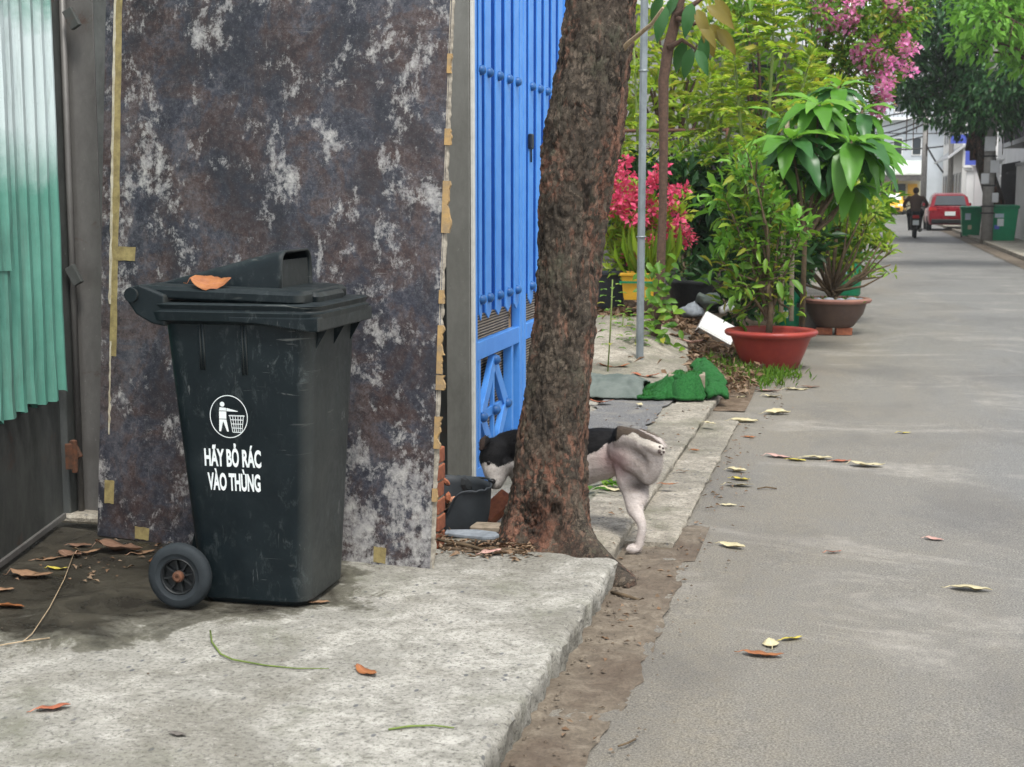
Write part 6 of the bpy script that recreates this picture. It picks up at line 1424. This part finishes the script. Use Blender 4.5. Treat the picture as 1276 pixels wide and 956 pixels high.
    b=MB(); b.box((-.24,l-.02,.50),(.24,l+.035,.61),Mx); b.build('number_plate',M['print'],t)
    return t
M['carred']=simple('red_car_paint',(.20,.008,.018),(.17,.007,.015),1,.25); M['caryellow']=simple('yellow_car_paint',(.75,.40,.02),(.7,.36,.02),1,.3)
M['redlight']=simple('red_lamp_lens',(.45,.02,.02),(.35,.015,.015),5,.25); M['paleglass']=simple('pale_reflecting_glass',(.55,.58,.58),(.62,.64,.62),1,.2)
car('red_car','dark red hatchback parked on the right side of the street',3.52,63.0,R(0),'carred')
p=gz(1124,268,0); car('yellow_car','yellow car facing the street with a pale windscreen behind the motorcyclist',p.x-.60,p.y+2,R(176),'caryellow',4.2,1.72,1.5,'yellow cars on the cross street','taxi')
p=gz(1100,266,0); car('yellow_car','yellow car partly hidden behind the green plants on the cross street',p.x-.1,p.y+3,R(100),'caryellow',4.2,1.72,1.5,'yellow cars on the cross street','taxi')

# ---- scooter and rider
sx_,sy_=gz(1140,297,0).x,51.0
sc_=thing('motor_scooter',(sx_,sy_,0),'dark motor scooter with a red tail light ridden away up the street','scooter')
def V(a,b_,z): return Vector((sx_+a,sy_+b_,z))
for yy in (.05,1.28):
    mt=Matrix.Translation(V(0,yy,.27))@Matrix.Rotation(R(90),4,'Y'); wh=MB().lathe([(.17,-.04),(.24,-.05),(.27,-.025),(.275,0),(.27,.025),(.24,.05),(.17,.04)],n=28,M=mt).build('wheel',M['rubber'],sc_,smooth=True,angle=40); MB().lathe([(0,-.05),(.17,-.035),(.17,.035),(0,.05)],n=16,M=mt).build('hub',M['galv'],wh)
b=MB(); b.loft([[V(a*w_,yy,z0+(c_+1)*.5*(z1-z0)) for a,c_ in ((-.7,-1),(.7,-1),(1,-.3),(.9,.6),(.5,1),(-.5,1),(-.9,.6),(-1,-.3))] for yy,w_,z0,z1 in ((-.30,.10,.62,.78),(-.18,.16,.50,.84),(.1,.18,.36,.80),(.45,.17,.26,.70),(.65,.15,.24,.40),(.95,.17,.24,.42),(1.05,.20,.30,.85),(1.15,.16,.50,.98),(1.25,.08,.6,.95))]); b.build('body_shell',M['black'],sc_,smooth=True,angle=50)
b=MB(); b.loft([[V(a*w_,yy,z+c_*.05) for a,c_ in ((-1,-1),(1,-1),(.8,1),(-.8,1))] for yy,w_,z in ((-.28,.12,.84),(0,.15,.83),(.4,.13,.80),(.6,.09,.79))]); bevel(b.build('seat',M['rubber'],sc_),.02)
b=MB(); b.box(V(-.11,-.36,.66),V(.11,-.26,.76)); bevel(b.build('tail_light',M['redlight'],sc_),.02)
b=MB(); b.box(V(-.10,-.36,.44),V(.10,-.34,.60)); b.build('number_plate',M['print'],sc_)
b=MB(); b.loft([[V(a*w_,yy,z+c_*.04) for a,c_ in ((-1,-1),(1,-1),(1,1),(-1,1))] for yy,w_,z in ((-.34,.05,.30),(-.20,.07,.48),(0,.07,.56))]); b.build('mudguard',M['black'],sc_)
b=MB(); b.tube([V(.13,.5,.25),V(.15,.1,.25),V(.16,-.25,.30)],[.035,.05,.055],10); b.build('exhaust',M['galv'],sc_,smooth=True)
b=MB(); b.tube([V(-.33,1.0,1.02),V(-.15,1.08,1.06),V(.15,1.08,1.06),V(.33,1.0,1.02)],.018,8); hb=b.build('handlebar',M['iron'],sc_,smooth=True)
for s in (-1,1):
    b=MB(); b.tube([V(s*.22,1.05,1.06),V(s*.30,1.03,1.22)],.008,6); b.build('mirror_stalk',M['iron'],sc_); blob('mirror',M['black'],V(s*.32,1.02,1.25),(.06,.02,.04),sc_)
rd=thing('person',(sx_,sy_+.2,.8),'person in a brown top and dark trousers riding the dark scooter','person')
M['skin']=simple('skin',(.30,.17,.11),(.26,.14,.09),20,.6); M['browntop']=simple('brown_jacket',(.10,.065,.05),(.075,.05,.04),12,.9,bump=.4); M['trouser']=simple('dark_trousers',(.018,.018,.022),(.03,.03,.035),12,.9); M['hair']=simple('dark_hair',(.03,.02,.018),(.05,.035,.03),60,.7)
b=MB()
ell([(V(0,.18,.90),.18,.15),(V(0,.20,1.05),.17,.13),(V(0,.25,1.22),.215,.14),(V(0,.28,1.34),.20,.11),(V(0,.31,1.41),.09,.06)],18)
for s in (-1,1): ell([(V(s*.20,.28,1.34),.075,.075),(V(s*.34,.34,1.17),.062,.062),(V(s*.36,.56,1.04),.05,.05),(V(s*.31,.84,1.03),.038,.038)],12)
remeshed(b,'jacket',M['browntop'],.014,4,rd)
b=MB()
for s in (-1,1): ell([(V(s*.10,.18,.90),.11,.11),(V(s*.20,.45,.86),.090,.090),(V(s*.21,.68,.80),.070,.070),(V(s*.19,.66,.60),.055,.055),(V(s*.18,.62,.36),.042,.042),(V(s*.18,.64,.30),.036,.036)],12)
remeshed(b,'trousers',M['trouser'],.014,3,rd)
b=MB(); ell([(V(0,.32,1.39),.05,.05),(V(0,.34,1.46),.055,.06),(V(0,.36,1.53),.092,.082),(V(0,.36,1.58),.085,.080)],14)
for s in (-1,1): 
    ell([(V(s*.31,.84,1.03),.030,.032),(V(s*.29,.92,1.04),.030,.035)],8); 
    for q in range(4): ell([(V(s*(.25+.022*q),.95,1.05),.011,.011),(V(s*(.25+.022*q),1.0,1.03),.011,.011)],6)
    ell([(V(s*.075,.36,1.50),.012,.02),(V(s*.085,.36,1.53),.012,.02)],6)
remeshed(b,'head_and_hands',M['skin'],.008,3,rd)
b=MB(); ell([(V(0,.335,1.52),.095,.090),(V(0,.35,1.58),.104,.10),(V(0,.36,1.62),.085,.085)],16); remeshed(b,'hair',M['hair'],.01,2,rd)
for s in (-1,1): b=MB(); ell([(V(s*.18,.58,.28),.035,.04),(V(s*.18,.74,.27),.03,.042),(V(s*.18,.80,.26),.022,.035)],10); remeshed(b,'shoe',M['black'],.012,2,rd)

# ================================================================ FALLEN LEAVES, STRAWS
def fleaf(px,py,z,lp,rot,colr,label,curl=None,wd=.42,fold=.35,tilt=0,grp='fallen dry leaves',roll=0):
    p=gz(px,py,z) if not isinstance(px,Vector) else px
    D_=p.y/.974 if p.y>1 else 4
    if curl is None: curl=random.uniform(.02,.26); wd=random.uniform(.36,.52)
    L_=lp*D_/F*1.15; nu=13; vs=[];fs=[]; sd=random.random()*50; cs_=random.uniform(-.2,1.3); fold=fold*random.uniform(.5,2.2)
    for i in range(nu):
        t=i/(nu-1); w=wd*L_*.5*(_s(PI*min(1,t**.85))**.75)*(1+.25*fbm(t*4,sd))+.0012; x=L_*(t-.5)
        for k,u in enumerate((-1,-.5,0,.5,1)):
            zc=curl*L_*((2*t-1)**2*.5)+fold*w*(abs(u)**1.4)*.7*(1 if u<0 else cs_)+.20*w*fbm(t*4,u*2,sd)+.05*L_*fbm(t*3,sd)
            vs.append((x,u*w,zc+.001))
    zm=min(v[2] for v in vs); vs=[(a,b_,c_-zm+.0008) for a,b_,c_ in vs]
    for i in range(nu-1):
        for k in range(4): a=i*5+k; fs.append((a,a+1,a+6,a+5))
    b=MB(); b.add(vs,fs); b.tube([(-L_*.5,0,vs[2][2]),(-L_*.62,.01*L_,.004),(-L_*.72,.04*L_,.003)],[.0016,.0013,.001],5)
    o=b.build('fallen_leaf',M['dl_'+colr],smooth=True,fix=False); o.location=p; o.rotation_euler=(R(roll),R(tilt),R(rot))
    md=o.modifiers.new('s','SOLIDIFY'); md.thickness=.0008
    return tag(o,label,'leaf',grp)
ZS=.1005; ZR=.0015
FL=[(66,885,ZS,42,35,'red','curled orange-red leaf at the lower left of the slab'),(222,916,ZS,24,-15,'grey','small grey-brown leaf below the wet stain on the slab'),(457,839,ZS,42,-40,'orange','rusty curled leaf in the middle of the concrete slab'),(397,752,ZS,26,20,'tan','tan leaf poking out by the front corner of the black bin'),
(149,688,ZS,66,-8,'brown','long reddish-brown leaf under the foot of the leaning board'),(40,720,ZS,58,-3,'tan','long tan leaf lying on the wet patch by the metal gate'),(12,757,ZS,46,-12,'orange','orange-brown leaf at the left edge on the wet patch'),(72,710,ZS,26,0,'yellow','small bright yellow leaf on the wet patch'),(62,698,ZS,34,30,'tan','tan leaf heaped in the corner by the steel post'),(88,694,ZS,38,-20,'brown','brown leaf heaped in the corner by the steel post'),(112,690,ZS,34,60,'tan','crumpled tan leaf between the steel post and the board'),(4,737,ZS,28,10,'tan','pale brown leaf at the far left edge by the gate foot'),(178,690,ZS,30,45,'tan','curled tan leaf just behind the wheel of the black bin'),(190,700,ZS,20,110,'orange','small orange leaf touching the wheel of the black bin'),(100,681,ZS,30,5,'brown','dark brown leaf right at the foot of the steel post'),
(960,803,ZR,30,100,'pale','crinkled pale yellow leaf in the middle of the near road'),(987,797,ZR,26,35,'yellow','small yellowish leaf right of the crinkled pale leaf'),(951,817,ZR,44,-5,'orange','bright orange folded leaf below the crinkled pale leaf'),(1210,736,ZR,42,-6,'pale','slim pale leaf alone on the right of the near road'),(912,682,ZR,34,-30,'pale','pale curled leaf on the road right of the dog foot'),(1039,689,ZR,17,20,'red','small dark red leaf in mid road'),(1164,673,ZR,20,-15,'pink','little pinkish leaf on the right of the road'),(908,630,ZR,17,5,'pale','small pale leaf beside the gutter below the stacked pale leaves'),(922,606,ZR,30,-3,'pale','lowest of the stacked pale leaves beside the gutter strip'),(923,598,ZR,22,-20,'yellow','middle of the stacked pale leaves beside the gutter strip'),(918,588,ZR,24,-25,'pale','uppermost of the stacked pale leaves beside the gutter strip'),
(972,570,ZR,30,-12,'pink','pinkish leaf at the left end of the row across the road'),(993,574,ZR,20,-15,'yellow','yellowish leaf second in the row across the road'),(1018,572,ZR,32,0,'pale','long pale leaf in the middle of the row across the road'),(1048,575,ZR,22,20,'red','red leaf fourth in the row across the road'),(1081,581,ZR,36,-6,'pale','pale leaf at the right end of the row across the road'),(934,545,ZR,14,0,'orange','tiny orange leaf near the end of the gutter strip'),(927,526,ZR,30,-8,'pale','long pale leaf lying at the corner of the gutter strip'),(969,516,ZR,28,15,'pale','pale leaf with a raised tip below the red bowl'),(957,488,ZR,28,0,'pink','pinkish orange leaf below the glossy red bowl'),(962,495,ZR,20,-10,'pale','small pale leaf touching the pinkish orange leaf'),(993,486,ZR,26,5,'pale','pale narrow leaf right below the glossy red bowl'),(1010,483,ZR,20,-10,'brown','brown narrow leaf at the road edge right of the red bowl'),(924,496,ZR,14,60,'pale','small pale leaf left of the pinkish orange leaf'),(1127,540,ZR,14,10,'yellow','lone yellow leaf far out on the road'),(993,470,ZR,16,0,'pale','tiny pale leaf close under the right of the red bowl'),
(884,528,.06,18,-40,'pale','pale leaf on the pale kerb right of the turf'),(834,604,.06,20,0,'orange','bright orange leaf on the kerb behind the dog'),(866,562,.03,10,0,'orange','tiny orange leaf on the gutter strip'),(852,588,.03,12,0,'tan','small tan leaf on the gutter strip'),(767,612,.06,34,0,'pale','pale dry leaf on the paving under the dog'),(612,688,.115,30,55,'pink','pinkish bark-like leaf leaning on the slab left of the tree foot'),(748,502,.07,30,0,'red','orange-red leaf beside the grey-green tarp'),(797,505,.07,14,-60,'pale','pale leaf on the dark asphalt patch'),(805,470,.1,30,0,'red','red-brown leaf behind the grey-green tarp'),(765,458,.14,34,10,'orange','orange leaf on the cement slope left of the grey pole'),(778,440,.16,28,-20,'tan','tan leaf on the cement slope beside the grey pole'),(760,428,.2,24,40,'red','red leaf high on the cement slope beside the big trunk'),(860,428,.2,30,-15,'pink','pinkish leaf at the edge of the dry leaf heap'),(873,440,.15,26,-30,'tan','tan leaf on the rim of the cement slope'),(845,420,.22,24,10,'tan','tan leaf on top of the cement slope'),(905,486,.01,24,-20,'tan','tan leaf between the turf strip and the grass tufts'),(895,497,.01,18,30,'pink','small pink leaf beyond the turf strip end')]
for f in FL: fleaf(*f)
lx=gy(266,366,BC.y-.2).x; fleaf(Vector((lx,BC.y-.205,BC.z+1.093)),0,0,48,6,'orange','orange and tan leaf lying on the lid of the black bin',.40,.5,.2,roll=38)
def strand(pts,r,m,name,label,cat='stalk'):
    P=[gz(x,y,z) for x,y,z in pts]; return tag(MB().tube(P,r,6).build(name,M[m],loc=P[0],smooth=True),label,cat)
strand([(262,786,.115),(264,800,.107),(275,815,.107),(290,822,.108),(330,829,.106),(370,833,.107),(410,833,.106)],[.003,.003,.003,.0032,.0025,.002,.0012],'greenstem','green_stalk','long curved green stalk lying below the black bin')
strand([(484,909,.106),(510,905,.108),(540,904,.108),(566,907,.105)],[.003,.0035,.003,.002],'greenstem','green_stalk','short straight green stalk near the slab edge')
strand([(92,690,.12),(80,722,.112),(62,757,.112),(40,790,.11),(28,800,.108)],.0018,'twine','straw','thin dry straw curving over the wet patch by the gate')
strand([(-10,806,.108),(30,799,.110),(62,795,.107)],.0022,'twine','straw','thin dry straw lying flat at the left edge of the slab')
strand([(944,609,.008),(955,607,.012),(968,609,.006)],.004,'twig','twig','short dark twig right of the stacked pale leaves','twig')
strand([(762,738,.012),(778,742,.02),(798,748,.008)],[.006,.008,.004],'twig','twig','dark broken twig in the mortar gutter below the tree root','twig')
strand([(770,930,.01),(782,926,.014),(792,921,.008)],.003,'twig','twig','small dark twig on the near road beside the gutter','twig')
# crumbs of mortar and grit along the kerb foot and over the slab
b=MB()
for k in range(300):
    y=rng.uniform(3.0,6.2); x=-.855+abs(rng.normal())*.05 if k%3 else rng.uniform(-.86,-.45); s=rng.uniform(.002,.007)*(1.6 if rng.random()<.1 else 1); z=.012
    if k%4==0: x=rng.uniform(-3.0,-.95); y=rng.uniform(3.1,5.2); z=.104; s*=.55
    pr=[Vector((x,y,z))+Vector(v)*s for v in ((1,0,0),(0,1,0),(-1,0,0),(0,-1,0),(0,0,.9))]; b.add(pr,[(0,1,4),(1,2,4),(2,3,4),(3,0,4)])
tag(b.build('grit',M['gutter'],fix=False),'loose grit and mortar crumbs along the foot of the slab edge','grit',kind='stuff')


L=Leaves()
for k in range(420):
    y=rng.uniform(3.2,16); m_=rng.random()
    x=(-.80 if y<5.8 else -.70 if y<9.8 else -.62)+abs(rng.normal())*.10
    if m_<.25: x=rng.uniform(-1.7,-.9); y=rng.uniform(5.7,10.4)
    z=.012 if x>-.93 else (.066 if y>5.6 else .106)
    if m_>.82: x=rng.uniform(-3.0,-2.3); y=rng.uniform(4.7,5.4); z=.106
    L.add((x,y,z),(rng.normal(),rng.normal(),.05),(rng.normal()*.35,rng.normal()*.35,1),rng.uniform(.012,.04),rng.uniform(.006,.018))
tag(L.build('leaf_scraps',M['litter'],loc=(-.9,6,.05)),'small broken leaf scraps scattered along the kerb foot and in the gate corner','leaf scraps')
b=MB(); b.box((-70,-8,-1.2),(70,142,24)); hz_=b.build('haze',M['rust'],loc=(0,60,-1)); hz_.data.materials.clear()
hm=bpy.data.materials.new('haze_air'); hm.use_nodes=True; ht=hm.node_tree; ht.nodes.remove(ht.nodes['Principled BSDF']); pv=ht.nodes.new('ShaderNodeVolumePrincipled'); pv.inputs['Density'].default_value=.0005; pv.inputs['Color'].default_value=(.95,.97,1.,1); ht.links.new(pv.outputs[0],ht.nodes['Material Output'].inputs['Volume'])
hz_.data.materials.append(hm); tag(hz_,'thin pale haze filling the street air','haze',kind='stuff')

b=MB()
def pocket(u,v):
    x=-1.62+.62*u; y=5.50+.34*v; return (x+.03*fbm(y*9,u*4),y+.03*fbm(x*9,v*4),.060+.045*(1-abs(2*u-1)**3)*(1-v)*1+.012*fbm(x*30,y*30))
b.grid(pocket,60,36); tag(b.build('soil_pocket',M['soil'],smooth=True,fix=False),kind='structure')
L=Leaves()
for k in range(260):
    x=rng.uniform(-1.68,-1.2); y=rng.uniform(5.40,5.78); L.add((x,y,.105+.01*rng.random()),(rng.normal(),rng.normal(),.15),(rng.normal()*.4,rng.normal()*.4,1),rng.uniform(.015,.05),rng.uniform(.005,.018))
tag(L.build('debris',M['litter'],loc=(-1.45,5.6,.1)),'bark chips and leaf crumbs gathered between the broken tub and the tree foot','debris')
